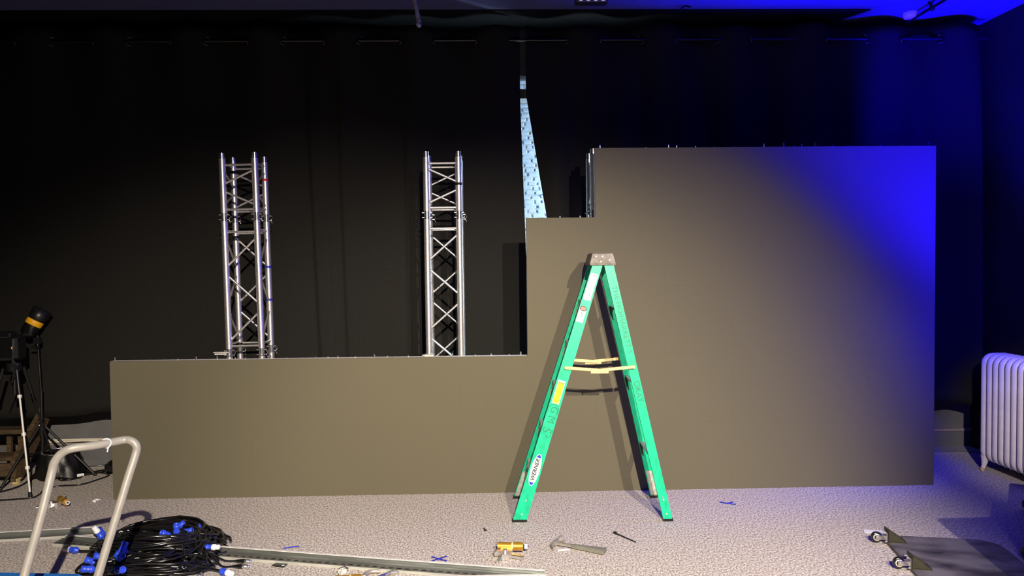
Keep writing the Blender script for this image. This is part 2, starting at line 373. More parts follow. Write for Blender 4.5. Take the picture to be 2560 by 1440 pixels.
# ------------------------------------------------------------------ truss towers
def truss(label, loc, lean, segs, bands, bottom_z=0.03):
    t = thing('truss_tower', label, 'truss', loc); t.rotation_euler = (0, lean, 0)
    h = 0.12
    corners = [(-h, -h), (h, -h), (h, h), (-h, h)]
    for (z0, z1, zt, zbt, n, start) in segs:
        for (x, y) in corners:
            MB().cyl((x, y, z0 + 0.03), (x, y, z1 - 0.03), 0.0245, 20).obj('chord', 'alu', t)
        def brace(a, b, r=0.0085): MB().cyl(a, b, r, 8).obj('brace', 'alu', t)
        # faces: front, right, back, left; a and b are the two chord positions seen from the left to the right
        for fi, (A, B) in enumerate(((corners[0], corners[1]), (corners[1], corners[2]), (corners[3], corners[2]), (corners[0], corners[3]))):
            s = start if fi in (0, 1) else 1 - start
            for zh in (zt + 0.035, zbt - 0.03):
                brace((*A, zh + (0.012 if fi in (1, 3) else 0)), (*B, zh + (0.012 if fi in (1, 3) else 0)), 0.009)
            gap = 0.048; hh = (zt - zbt - gap * (n - 1)) / n
            for k in range(n):
                za = zt - k * (hh + gap); zb_ = za - hh
                p, q = (B, A) if (k + s) % 2 == 0 else (A, B)
                brace((*p, za), (*q, zb_))
    joints = sorted({s[0] for s in segs} | {s[1] for s in segs})
    for zj in joints:
        topj = zj == joints[-1]
        for (x, y) in corners:
            c = MB()
            if topj: c.cyl((x, y, zj - 0.035), (x, y, zj + 0.012), 0.021, 16)
            else: c.cyl((x, y, zj - 0.036), (x, y, zj + 0.036), 0.0225, 16)
            cp = c.obj('coupler', 'chrome', t)
            if not topj:
                b = MB()
                for dz in (-0.018, 0.018): b.cyl((x - 0.036, y - 0.006, zj + dz), (x + 0.036, y + 0.006, zj + dz), 0.005, 6)
                b.tube([(x + 0.036, y, zj + 0.018), (x + 0.05, y - 0.01, zj + 0.004), (x + 0.038, y - 0.012, zj - 0.02), (x + 0.048, y - 0.012, zj - 0.04)], 0.0013, 5)
                b.obj('pin', 'chrome', cp)
    bp = MB(); bp.bbox((0, 0, 0.012), (0.36, 0.36, 0.02), 0.003); bp.obj('base_plate', 'alu', t)
    for (ci, zb_, m) in bands:
        x, y = corners[ci]
        MB().cyl((x, y, zb_ - 0.009), (x, y, zb_ + 0.009), 0.0255, 20).obj('tape_band', m, t, {'redtape': 'red tape band', 'bluetape': 'blue tape band', 'black': 'black tape band'}[m])
    return t
# corner order: 0 front left, 1 front right, 2 rear right, 3 rear left
truss('bare aluminium truss tower with red and blue tape bands rising behind the low screen', (-1.836, 5.82, 0), -0.0155,
      [(2.04, 2.50, 2.39, 2.125, 2, 0), (1.03, 2.04, 1.893, 1.11, 3, 0), (0.03, 1.03, 0.90, 0.15, 3, 0)],
      [(2, 2.335, 'redtape'), (2, 1.665, 'bluetape'), (2, 1.41, 'bluetape'), (3, 2.40, 'black'), (3, 1.90, 'black'), (3, 1.075, 'black')])
truss('bare aluminium truss tower with a single black tape band rising behind the low screen', (-0.362, 5.82, 0), -0.003,
      [(2.04, 2.50, 2.39, 2.125, 2, 1), (0.03, 2.04, 1.905, 0.15, 7, 0)], [(1, 2.27, 'black')])
truss('aluminium truss tower almost hidden behind the tall part of the screen wall', (0.878, 5.82, 0), 0.0,
      [(2.04, 2.51, 2.39, 2.125, 2, 1), (0.03, 2.04, 1.905, 0.15, 7, 0)], [])
# thin bright bar lying on the screen top left of the first truss
sb = MB(); sb.box((0, 0, 0), (0.115, 0.03, 0.004)); sb.box((0, 0.013, -0.01), (0.115, 0.004, 0.02))
tag(sb.obj('shelf_bracket', 'aluraw'), 'small flat metal strip standing out left of the taped truss above the screen', 'bracket').location = (-2.025, 5.69, 1.035)
bm_ = MB(); bm_.bbox((0, 0, 0), (0.075, 0.045, 0.018), 0.003); bm_.cyl((0.02, 0, 0.009), (0.02, 0, 0.017), 0.01, 8); bm_.cyl((-0.045, 0, 0), (-0.025, 0, 0), 0.006, 8)
tag(bm_.obj('clamp_block', 'alu'), 'small metal clamp on the screen top at the foot of the right bare truss', 'clamp').location = (-0.472, 5.54, 1.0105)

# ------------------------------------------------------------------ step ladder (seen side on)
lad = thing('step_ladder', 'green fibreglass step ladder standing open in front of the screen wall', 'ladder', (0.637, 5.105, 0), -0.0408)
HT = 1.665
def hw(z): return 0.262 - 0.085 * z / HT
def uf(z): return -0.475 + 0.528 * z / HT     # front (climbing) rails, centre line
def ur(z): return 0.487 - 0.365 * z / HT      # rear rails
def wf(z): return 0.090 - 0.024 * z / HT
def wr(z): return 0.058 + 0.004 * z / HT
def rail(uc, wd, sgn, name, flange):
    rings = []
    for z in (0.012, 0.3, 0.8, 1.3, HT):
        o = sgn * hw(z); c = uc(z); h = wd(z) / 2; t = 0.005
        inn = -sgn
        prof = [(-h, 0), (h, 0), (h, flange), (h - t, flange), (h - t, t), (-h + t, t), (-h + t, flange), (-h, flange)]
        r = [(c + a, o + inn * b, z) for a, b in prof]
        if sgn > 0: r = r[::-1]
        rings.append(r)
    return MB().loft(rings).obj(name, 'green', lad)
RL = {}
for sg, nm in ((-1, 'near'), (1, 'far')):
    RL[('f', sg)] = rail(uf, wf, sg, 'front_rail', 0.030)
    RL[('r', sg)] = rail(ur, wr, sg, 'rear_rail', 0.026)
# feet
for sg in (-1, 1):
    for uc, wd in ((uf, wf), (ur, wr)):
        MB().box((uc(0.006), sg * (hw(0) - 0.016), 0.008), (wd(0) + 0.006, 0.038, 0.016)).obj('foot_pad', 'blackplastic', lad)
        sh = MB(); 
        rings = []
        for z in (0.014, 0.19):
            o = sg * (hw(z) - 0.007); h = wd(z) / 2 - 0.008
            rings.append([(uc(z) - h, o - 0.002, z), (uc(z) + h, o - 0.002, z), (uc(z) + h, o + 0.002, z), (uc(z) - h, o + 0.002, z)])
        sh.loft(rings)
        for z in (0.05, 0.14): sh.cyl((uc(z), sg * (hw(z) - 0.012), z), (uc(z), sg * (hw(z) + 0.004), z), 0.006, 8)
        sh.obj('foot_plate', 'stepalu', lad)
# steps
for k in range(1, 6):
    z = 0.283 * k; u = uf(z); h = hw(z) - 0.006; d = wf(z) - 0.022
    s = MB(); s.box((u, 0, z), (d, 2 * h, 0.006))
    s.box((u - d / 2 + 0.002, 0, z - 0.016), (0.004, 2 * h, 0.032)); s.box((u + d / 2 - 0.002, 0, z - 0.014), (0.004, 2 * h, 0.028))
    for i in range(5): s.box((u - d / 2 + 0.012 + i * (d - 0.024) / 4, 0, z + 0.004), (0.004, 2 * h, 0.003))
    st = s.obj('step', 'stepalu', lad)
    for sg in (-1, 1):
        b = MB(); o = sg * h
        b.add([(u - d / 2 + 0.004, o, z - 0.005), (u - d / 2 + 0.004, o - sg * 0.075, z - 0.006), (u - d / 2 - 0.026, o, z - 0.105), (u - d / 2 + 0.010, o, z - 0.005), (u - d / 2 + 0.010, o - sg * 0.075, z - 0.006), (u - d / 2 - 0.020, o, z - 0.105)],
              [(0, 1, 2), (3, 5, 4), (0, 3, 4, 1), (1, 4, 5, 2), (2, 5, 3, 0)])
        b.obj('step_brace', 'stepalu', st)
# rear horizontals with gussets
for z in (0.40, 0.875, 1.37):
    u = ur(z); h = hw(z) - 0.006
    s = MB(); s.box((u - 0.005, 0, z), (0.030, 2 * h, 0.006)); s.box((u + 0.008, 0, z - 0.012), (0.004, 2 * h, 0.024))
    br = s.obj('rear_brace', 'stepalu', lad)
    for sg in (-1, 1):
        o = sg * h; b = MB()
        b.add([(u - 0.02, o, z), (u - 0.02, o - sg * 0.085, z - 0.003), (u + 0.005, o, z - 0.10), (u - 0.016, o, z), (u - 0.016, o - sg * 0.085, z - 0.003), (u + 0.009, o, z - 0.10)],
              [(0, 1, 2), (3, 5, 4), (0, 3, 4, 1), (1, 4, 5, 2), (2, 5, 3, 0)])
        b.obj('gusset', 'olive', br)
# spreaders
for sg in (-1, 1):
    zs = 0.99; o = sg * (hw(zs) + 0.010)
    ul, urr = uf(zs) - 0.012, ur(zs) + 0.012; um = (ul + urr) / 2
    sp = thing_sp = None
    a = MB()
    def flat(p, q):
        P, Q = Vector(p), Vector(q); d = Q - P; L = d.length; ang = math.atan2(d.z, d.x)
        mx = Matrix.Translation((P + Q) / 2) @ Matrix.Rotation(-ang, 4, 'Y')
        a.bbox((0, 0, 0), (L, 0.006, 0.021), 0.0025, mx); a.box((0, -sg * 0.004, 0.008), (L, 0.004, 0.004), mx)
    flat((ul, o, zs + 0.004), (um + 0.03, o, zs - 0.016)); flat((um - 0.03, o + sg * 0.006, zs - 0.016), (urr, o + sg * 0.006, zs + 0.008))
    for pu in (ul + 0.008, urr - 0.008): a.cyl((pu, o - sg * 0.012, zs + 0.004), (pu, o + sg * 0.010, zs + 0.004), 0.009, 10)
    spr = a.obj('spreader', 'brass', lad)
    hp = MB(); hp.bbox((um, o + sg * 0.010, zs - 0.018), (0.115, 0.004, 0.030), 0.0015)
    for du in (-0.035, 0, 0.035): hp.cyl((um + du, o + sg * 0.010, zs - 0.018 - (0.006 if du == 0 else -0.003)), (um + du, o + sg * 0.017, zs - 0.018 - (0.006 if du == 0 else -0.003)), 0.009 if du == 0 else 0.007, 10)
    hp.obj('hinge_plate', 'brass', spr)
# top cap
cp = MB()
def capring(z, u0, u1, v): return [(u0, -v, z), (u1, -v, z), (u1 + 0.004, -v + 0.008, z), (u1 + 0.004, v - 0.008, z), (u1, v, z), (u0, v, z), (u0 - 0.004, v - 0.008, z), (u0 - 0.004, -v + 0.008, z)]
cp.loft([capring(1.655, 0.004, 0.166, 0.185), capring(1.668, 0.002, 0.166, 0.186), capring(1.728, 0.018, 0.150, 0.176), capring(1.735, 0.024, 0.144, 0.170)])
cap = cp.obj('top_cap', 'cap', lad)
for (u, z) in ((0.04, 1.712), (0.082, 1.712), (0.072, 1.68), (0.128, 1.688)):
    v = -(0.186 - 0.010 * (z - 1.668) / 0.06)
    MB().cyl((u, v + 0.002, z), (u, v - 0.003, z), 0.0055, 10).obj('rivet', 'chrome', cap)
# prints on the near front and rear rails
def rail_frame(front, z, off, flip):
    uc = uf if front else ur
    a = Vector((uc(1) - uc(0), -(hw(1) - hw(0)), 1)).normalized()       # up along the rail on the near face
    b = Vector((1, 0, 0)); b = (b - a * b.dot(a)).normalized()
    n = b.cross(a).normalized()
    if n.y > 0: n = -n
    p = Vector((uc(z), -hw(z), z)) + n * off
    if flip == 'up': X, Y = a, -b       # text runs upward
    else: X, Y = -a, b                  # text runs downward
    return Matrix(((X.x, Y.x, n.x, p.x), (X.y, Y.y, n.y, p.y), (X.z, Y.z, n.z, p.z), (0, 0, 0, 1)))
def quad(mx, x0, x1, y0, y1, name, m, parent, label=None, th=0.0006):
    return MB().add([(x0, y0, 0), (x1, y0, 0), (x1, y1, 0), (x0, y1, 0), (x0, y0, -th), (x1, y0, -th), (x1, y1, -th), (x0, y1, -th)],
                    [(0, 1, 2, 3), (7, 6, 5, 4), (0, 4, 5, 1), (1, 5, 6, 2), (2, 6, 7, 3), (3, 7, 4, 0)], False, mx).obj(name, m, parent, label)
FRN, RRN = RL[('f', -1)], RL[('r', -1)]
m1 = rail_frame(True, 1.51, 0.0010, 'down')
lb = quad(m1, -0.095, 0.085, -0.026, 0.022, 'safety_label', 'white', FRN, 'large white label')
pr = MB(); rnd = random.Random(3)
for i in range(20):
    x = -0.085 + i * 0.0083; y0 = -0.020 + rnd.random() * 0.012
    if rnd.random() < 0.45: pr.box((x, y0 + 0.010, 0.0006), (0.0022, rnd.uniform(0.008, 0.020), 0.0004), m1)
pr.box((0.045, 0.006, 0.0006), (0.03, 0.0025, 0.0004), m1); pr.obj('print', 'ink', lad, 'small dark print on the large white label')
pr = MB(); pr.box((-0.083, 0.006, 0.0006), (0.006, 0.022, 0.0004), m1); pr.obj('print', 'red', lad, 'red print line')
m2 = rail_frame(True, 1.335, 0.0010, 'down')
quad(m2, -0.032, 0.052, -0.030, 0.016, 'warning_label', 'white', FRN, 'small white label')
pr = MB(); pr.add([(-0.040 + 0.016 * math.cos(2 * PI * k / 20), -0.006 + 0.023 * math.sin(2 * PI * k / 20), 0.0012) for k in range(20)], [tuple(range(20))], False, m2); pr.obj('print', 'ink', lad, 'dark oval border')
pr = MB(); pr.add([(-0.040 + 0.012 * math.cos(2 * PI * k / 20), -0.006 + 0.019 * math.sin(2 * PI * k / 20), 0.0018) for k in range(20)], [tuple(range(20))], False, m2); pr.obj('print', 'red', lad, 'red oval')
pr = MB(); pr.tube([(-0.014, -0.014, 0.001), (-0.006, -0.004, 0.001), (0.006, -0.006, 0.001), (0.012, 0.002, 0.001)], 0.0016, 5, mx=m2); pr.tube([(-0.006, -0.004, 0.001), (-0.008, 0.008, 0.001)], 0.0014, 5, mx=m2)
pr.tube([(0.012, 0.002, 0.001), (0.02, -0.004, 0.001)], 0.0012, 5, mx=m2); pr.obj('print', 'ink', lad, 'small falling figure')
pr = MB()
for i in range(5): pr.box((0.026 + i * 0.005, -0.008, 0.0006), (0.0014, 0.026 - 0.004 * (i % 2), 0.0004), m2)
pr.obj('print', 'rust', lad, 'fine print lines')
m3 = rail_frame(True, 0.835, 0.0010, 'down')
quad(m3, -0.078, 0.078, -0.025, 0.023, 'yellow_label', 'white', FRN, 'yellow label with white edge')
quad(m3, -0.062, 0.074, -0.021, 0.019, 'yellow_field', 'yellow', lad, None, 0.0001).location = tuple(m3.to_3x3() @ Vector((0, 0, 0.0006)))
pr = MB(); pr.tube([(-0.055, -0.019, 0.0014), (-0.064, -0.019, 0.0014), (-0.064, 0.017, 0.0014), (-0.055, 0.017, 0.0014)], 0.0016, 5, mx=m3)
pr.tube([(-0.004, -0.006, 0.001), (0.006, 0.001, 0.001), (0.016, -0.007, 0.001)], 0.0009, 5, mx=m3); pr.obj('print', 'ink', lad, 'black print on the yellow label')
m4 = rail_frame(True, 0.685, 0.0012, 'down')
def mscript(txt, front, z, size, dz, off, name='handwriting', shear=0.0, m='marker', y=0.0, sy=1.0, flip='down', label=None):
    mx = rail_frame(front, z, off, flip) @ Matrix.Translation((0, y, 0)) @ Matrix.Diagonal((1, sy, 1, 1))
    return text_mesh(txt, size, mx, m, name, lad, label, shear)
# bubble letters G M S, with outline strokes
mscript('G', True, 0.722, 0.066, 0, 0.0014, y=0.004, sy=1.1, label='handwritten letter G')
mscript('M', True, 0.660, 0.066, 0, 0.0014, y=0.002, sy=1.1, label='handwritten letter M')
mscript('S', True, 0.590, 0.078, 0, 0.0014, y=-0.004, sy=1.1, label='handwritten letter S')
ol = MB(); mo = rail_frame(True, 0.722, 0.0012, 'down')
ol.tube([(0.02, -0.032, 0), (0.0, -0.036, 0), (-0.024, -0.028, 0), (-0.036, -0.006, 0), (-0.034, 0.018, 0), (-0.014, 0.032, 0), (0.012, 0.033, 0), (0.03, 0.03, 0)], 0.0016, 5, mx=mo)
mo = rail_frame(True, 0.59, 0.0012, 'down')
ol.tube([(-0.02, 0.034, 0), (0.01, 0.034, 0), (0.036, 0.028, 0), (0.044, 0.012, 0), (0.034, -0.004, 0)], 0.0014, 5, mx=mo); ol.tube([(0.018, -0.012, 0), (0.034, -0.026, 0), (0.018, -0.037, 0), (-0.02, -0.037, 0)], 0.0014, 5, mx=mo)
ol.obj('outline', 'marker', lad, 'marker outline around the letters')
mscript('THE HO/HARRETT S', False, 1.30, 0.050, 0, 0.0014, y=0.002, sy=0.9, label='handwritten name along the rear rail')
mscript('OKAY', False, 0.835, 0.052, 0, 0.0014, y=0.0, sy=1.0, label='handwritten word on the rear rail')
# oval maker's plate
mW = rail_frame(True, 0.335, 0.0012, 'up')
def oval(a, b, z, name, m, label=None):
    return MB().add([(a * math.cos(2 * PI * k / 36), b * math.sin(2 * PI * k / 36), z) for k in range(36)], [tuple(range(36))], False, mW).obj(name, m, FRN, label)
oval(0.106, 0.030, 0.0000, 'oval_label', 'white', 'white oval label'); oval(0.101, 0.0262, 0.0004, 'oval_label', 'logoblue', 'blue oval field'); 
MB().add([(max(-0.082, min(0.082, 0.097 * math.cos(2 * PI * k / 48))), 0.0245 * math.sin(2 * PI * k / 48), 0.0008) for k in range(48)], [tuple(range(48))], False, mW).obj('oval_label', 'white', FRN, 'white oval centre')
tm = mW @ Matrix.Translation((0, 0, 0.0012)) @ Matrix.Diagonal((1.0, 1.0, 1, 1))
text_mesh('WERNER', 0.0365, tm, 'ink', 'lettering', lad, 'black lettering on the oval label', 0.25, 0.0009)
rv = MB()
for z in (0.05, 0.155): rv.cyl((ur(z), -hw(z) + 0.001, z), (ur(z), -hw(z) - 0.003, z), 0.006, 8)
rv.obj('rivets', 'chrome', lad)

# ------------------------------------------------------------------ radiator
RX = 3.835
rad = thing('radiator', 'old pale cast iron column radiator beside the dark right wall', 'radiator', (RX, 5.86, 0))
def rsec():
    s = MB(); x0, x1, z0, z1, r = 0.032, 0.232, 0.105, 0.90, 0.05
    path = []
    for (cx, cz, a0) in ((x1 - r, z1 - r, 0), (x0 + r, z1 - r, 90), (x0 + r, z0 + r, 180), (x1 - r, z0 + r, 270)):
        for i in range(5):
            a = math.radians(a0 + i * 22.5); path.append((cx + r * math.cos(a), 0, cz + r * math.sin(a)))
    s.tube(path, 0.032, 12, True)
    s.tube([((x0 + x1) / 2, 0, z0), ((x0 + x1) / 2, 0, z1)], 0.030, 12)
    s.cyl(((x0 + x1) / 2, -0.036, z0 + 0.03), ((x0 + x1) / 2, 0.036, z0 + 0.03), 0.026, 12); s.cyl(((x0 + x1) / 2, -0.036, z1 - 0.03), ((x0 + x1) / 2, 0.036, z1 - 0.03), 0.026, 12)
    return s.mesh('section', 'radiator')
SECM = rsec()
for k in range(13):
    o = link_mesh('section', SECM, rad); o.location = (0, -0.0695 * k, 0)
for k in (0, 12):
    for x in (0.03, 0.235):
        sg = -1 if x < 0.1 else 1
        l = MB(); l.tube([(x, -0.0695 * k, 0.12), (x, -0.0695 * k, 0.07), (x + sg * 0.008, -0.0695 * k, 0.035), (x + sg * 0.022, -0.0695 * k, 0.0)], [0.03, 0.024, 0.016, 0.016], 10)
        lg = l.obj('leg', 'radiator', rad)
        MB().cyl((x + sg * 0.014, -0.0695 * k, 0.022), (x + sg * 0.023, -0.0695 * k, 0.0), 0.0175, 10).obj('toe', 'rust', lg)
# valve and pipe stub at the far end of the radiator
vv = MB(); vv.cyl((0, 0, 0), (0, 0, 0.12), 0.014, 10); vv.sphere((0, 0, 0.13), 0.03, 10); vv.cyl((0, 0, 0.15), (0, 0, 0.19), 0.02, 10); vv.cyl((0, 0, 0.13), (0, -0.1, 0.13), 0.014, 10)
tag(vv.obj('radiator_valve', 'olive'), 'dark valve and pipe stub on the floor at the far end of the radiator', 'valve').location = (3.95, 6.0, 0)

# ------------------------------------------------------------------ ceiling bits
fx = thing('wash_light', 'small led wash bar hanging under the ceiling with two rows of glowing lenses', 'stage light', (0.66, 5.0, 3.36))
b = MB(); b.bbox((0, 0, 0.055), (0.21, 0.09, 0.11), 0.006); b.obj('housing', 'blackplastic', fx)
for r in range(2):
    for c in range(4):
        l = MB(); l.lathe([(0.0001, -0.006), (0.012, -0.005), (0.018, 0.0)], 12, Matrix.Translation((-0.072 + c * 0.048, -0.047, 0.020 + r * 0.034)) @ Matrix.Rotation(-PI / 2, 4, 'X') @ Matrix.Rotation(PI, 4, 'X'))
        l.obj('lens', 'lens', fx)
y_ = MB(); y_.tube([(-0.115, 0, 0.05), (-0.115, 0, 0.2), (0.115, 0, 0.2), (0.115, 0, 0.05)], 0.007, 8); y_.cyl((0, 0, 0.2), (0, 0, 0.34), 0.012, 8); y_.obj('yoke', 'blackplastic', fx)
hs = MB(); pts = smooth_path([(0, 0, 0.33), (0.003, 0, 0.25), (-0.004, 0.004, 0.18), (0.012, 0, 0.1), (0.022, 0.004, 0.04), (0.026, 0, 0.0)], 4)
for sgn in (0,): 
    hs.tube(pts, [0.010 + 0.008 * (i / len(pts)) * (1 + 0.3 * math.sin(i * 1.9)) for i in range(len(pts))], 8)
hs.tube([(0.026, 0, 0.0), (0.03, -0.012, -0.012), (0.02, -0.02, 0.004)], [0.02, 0.016, 0.008], 8)
hs.obj('hanging_strap', 'purplestrap')
tag(bpy.data.objects['hanging_strap'], 'crumpled pale strap end dangling from the ceiling left of the wash bar', 'strap').location = (-0.535, 5.5, 3.385)
tr = thing('ceiling_pipe', 'thin pipe clipped along the blue ceiling towards the back right corner', 'pipe', (3.47, 0, 3.655))
MB().cyl((0, 4.6, 0), (0.02, 6.52, 0), 0.011, 10).obj('pipe', 'black', tr)
for y in (5.97, 6.46, 5.3):
    h = MB(); h.box((0, y, 0.022), (0.014, 0.02, 0.05)); h.lathe([(0.022, 0.045), (0.02, 0.04), (0.008, 0.03), (0.008, 0.0)], 8, Matrix.Translation((0, y, 0))); h.sphere((0.012, y, -0.008), 0.022, 8)
    h.obj('clip', 'black', tr)
pb = MB(); pb.tube(smooth_path([(0, 0, 0), (0.03, 0.0, 0.03), (0.06, 0, 0.045), (0.10, 0.0, 0.035)], 3), [0.007] * 10, 6)
tag(pb.obj('ceiling_hook', 'black'), 'small dark hook under the ceiling at the edge of the black slab right of centre', 'hook').location = (1.49, 6.05, 3.65)
sd = MB(); sd.lathe([(0.0001, -0.025), (0.05, -0.024), (0.06, 0.0), (0.06, 0.02)], 16); tag(sd.obj('detector', 'radiator'), 'small pale dome on the ceiling just above the curtain rings at right', 'detector').location = (3.46, 6.24, 3.68)

# ------------------------------------------------------------------ left corner: stands, steps, bin, cables
ls = thing('light_stand', 'black lamp with a yellow ring on a tall tripod stand beside the bin', 'light stand', (-3.615, 6.12, 0))
MB().cyl((0, 0, 0.05), (0.005, 0, 0.72), 0.011, 10).obj('pole', 'blackplastic', ls); MB().cyl((0.005, 0, 0.66), (-0.012, 0, 1.14), 0.008, 10).obj('upper_pole', 'alu' if False else 'blackplastic', ls)
lm = Matrix.Translation((-0.04, -0.02, 1.215)) @ Matrix.Rotation(math.radians(28), 4, 'Y') @ Matrix.Rotation(math.radians(-14), 4, 'X')
MB().lathe([(0.0001, -0.09), (0.035, -0.088), (0.056, -0.06), (0.06, 0.0), (0.06, 0.03)], 20, lm).obj('lamp_body', 'rubber', ls)
MB().lathe([(0.0605, 0.012), (0.0635, 0.016), (0.0635, 0.052), (0.0605, 0.056)], 20, lm).obj('yellow_ring', 'orange', ls)
MB().lathe([(0.058, 0.05), (0.066, 0.07), (0.074, 0.15), (0.070, 0.15), (0.056, 0.07)], 20, lm).obj('snout', 'blackplastic', ls)
yk = MB(); yk.tube([(-0.012, 0, 1.06), (-0.012, 0, 1.12)], 0.014, 8); yk.box((-0.012, 0, 1.10), (0.05, 0.03, 0.05)); yk.cyl((-0.05, -0.03, 1.05), (0.02, -0.03, 1.05), 0.008, 8); yk.obj('bracket', 'blackplastic', ls)
MB().cyl((0, 0, 0.34), (0, 0, 0.44), 0.02, 10).obj('collar', 'rubber', ls)
MB().cyl((0.0, 0, 0.19), (0.0, 0, 0.23), 0.018, 10).obj('collar', 'rubber', ls)
for (x, y) in ((0.40, 0.02), (-0.15, 0.36), (-0.12, -0.34)):
    l = MB(); l.cyl((0.02 * x / 0.4, 0.02 * y / 0.4, 0.42), (x, y, 0.012), 0.010, 8); lg = l.obj('leg', 'blackplastic', ls)
    MB().cyl((0.02 * x / 0.4, 0.02 * y / 0.4, 0.21), (x * 0.52, y * 0.52, 0.215), 0.007, 8).obj('strut', 'blackplastic', lg)
    MB().sphere((x, y, 0.014), 0.014, 8).obj('rubber_foot', 'rubber', lg)
    MB().sphere((0.02 * x / 0.4, 0.02 * y / 0.4, 0.425), 0.010, 8).obj('rivet', 'chrome', lg)
lo = thing('light_stand', 'black tripod with thin silver leg and an orange indicator on its black head', 'tripod', (-3.63, 5.82, 0))
for (a, ln, mm) in (((0.239, -0.242), 1, 'aluraw'), ((0.10, 0.36), 1, 'blackplastic'), ((-0.34, -0.05), 1, 'blackplastic')):
    P0 = Vector((a[0] * 0.22, a[1] * 0.22, 0.92)); P1 = Vector((a[0], a[1], 0.012))
    up = MB(); up.cyl(P0, P0.lerp(P1, 0.22), 0.012, 8); lg = up.obj('leg', 'blackplastic', lo)
    MB().cyl(P0.lerp(P1, 0.20), P1, 0.0075, 8).obj('lower_leg', mm, lg, 'thin silver leg tube' if mm == 'aluraw' else None)
    for t in (0.22, 0.52, 0.78):
        c = P0.lerp(P1, t); d = (P1 - P0).normalized() * 0.011
        MB().cyl(c - d, c + d, 0.016, 10).obj('leg_lock', mm, lg)
    MB().cyl(P0.lerp(P1, 0.965), P1 - Vector((0, 0, 0.011)), 0.014, 8).obj('rubber_foot', 'rubber', lg)
MB().cyl((0, 0, 0.72), (0, 0, 1.02), 0.014, 10).obj('centre_column', 'blackplastic', lo)
MB().cyl((0, 0, 0.90), (0, 0, 0.96), 0.05, 12).obj('spider', 'blackplastic', lo)
hd = MB(); hd.bbox((-0.02, 0, 1.08), (0.17, 0.14, 0.19), 0.02); hd.bbox((-0.02, -0.05, 1.18), (0.12, 0.10, 0.05), 0.012); hd.cyl((0.07, -0.04, 1.16), (0.085, -0.04, 1.16), 0.02, 10); hd.obj('head', 'rubber', lo)
MB().cyl((0.04, -0.065, 1.082), (0.04, -0.074, 1.082), 0.012, 12).obj('indicator', 'orangeled', lo, 'glowing orange indicator')
wr_ = MB()
for i in range(5): wr_.tube(smooth_path([(0.04 + 0.008 * i, -0.07, 1.15), (0.045, -0.085, 1.05 - 0.02 * i), (0.035 + 0.01 * i, -0.08, 0.95), (0.05 - 0.02 * i, -0.07, 0.86 - 0.04 * i)], 4), 0.0035, 5)
wr_.obj('wires', 'blackplastic', lo)
# wooden steps
wsu = thing('wooden_steps', 'low worn brown wooden step unit at the left edge behind the silver tripod leg', 'steps', (-3.72, 5.93, 0))
for x in (-0.01, -0.92):
    st = MB(); poly = [(-0.03, 0.03), (0.06, 0.03), (0.52, 0.50), (0.52, 0.56), (0.40, 0.56), (-0.03, 0.20)]
    st.prism([(p[0], p[1]) for p in poly], 0.035, Matrix.Translation((x, 0, 0)) @ Matrix(((0, 0, 1, 0), (1, 0, 0, 0), (0, 1, 0, 0), (0, 0, 0, 1))))
    st.obj('stringer', 'wood', wsu)
for (y, z) in ((0.02, 0.20), (0.20, 0.37), (0.38, 0.52)):
    MB().bbox((-0.46, y + 0.07, z), (0.90, 0.17, 0.034), 0.006).obj('tread', 'wood', wsu)
MB().bbox((-0.46, -0.01, 0.12), (0.90, 0.03, 0.10), 0.004).obj('riser', 'wood', wsu)
for x in (-0.22, -0.13, -0.5): MB().bbox((x, 0.30, 0.20), (0.035, 0.035, 0.36), 0.004).obj('post', 'wood', wsu)
for x in (0.01, -0.9): 
    c = MB(); c.cyl((x - 0.02, 0.0, 0.022), (x + 0.02, 0.0, 0.022), 0.022, 12); c.box((x, 0.0, 0.045), (0.05, 0.05, 0.012)); c.obj('caster', 'brass', wsu)
# bin with liner
bn = thing('waste_bin', 'round black bin with a crumpled black liner below the tripod stands', 'bin', (-3.50, 6.16, 0))
MB().lathe([(0.10, 0.0), (0.115, 0.1), (0.125, 0.20), (0.120, 0.20), (0.10, 0.02)], 20).obj('body', 'blackplastic', bn)
MB().tube([(0.127 * math.cos(2 * PI * k / 24), 0.127 * math.sin(2 * PI * k / 24), 0.2) for k in range(24)], 0.005, 6, True).obj('rim', 'alu', bn)
lin = MB(); vs = []; fs = []; n = 40
for j in range(7):
    for i in range(n):
        a = 2 * PI * i / n; r = 0.128 + 0.014 * j * 0.7 + 0.014 * math.sin(7 * a + j) * (j / 6) + 0.008 * math.sin(13 * a - j * 0.7)
        vs.append((r * math.cos(a), r * math.sin(a), 0.202 - j * 0.03 + 0.012 * math.sin(5 * a + j * 1.2) * (j / 6)))
for j in range(6):
    for i in range(n):
        fs.append((j * n + i, j * n + (i + 1) % n, (j + 1) * n + (i + 1) % n, (j + 1) * n + i))
lin.add([(x, y, max(0.004, z)) for x, y, z in vs], fs, True); lin.obj('liner', 'bag', bn)
sb_ = MB(); sb_.bbox((0, 0, 0.05), (0.09, 0.28, 0.10), 0.03); sb_.bbox((0.03, 0.05, 0.14), (0.05, 0.12, 0.14), 0.02)
tag(sb_.obj('sandbag', 'bag'), 'black bag lying half hidden behind the left end of the screen wall', 'bag').location = (-3.12, 6.30, 0)
def floor_cable(name, pts, r, label, cat='cable', m='rubber', z=None):
    return tag(MB().tube(smooth_path([(x, y, r + 0.001 if z is None else z) for x, y in pts], 7), r, 8).obj(name, m), label, cat)
c1 = floor_cable('cable', [(-5.2, 5.3), (-4.4, 5.55), (-3.82, 5.66), (-3.70, 5.72), (-3.645, 5.83), (-3.655, 5.97), (-3.70, 6.1)], 0.007, 'black cable curving from the left edge under the wooden steps')
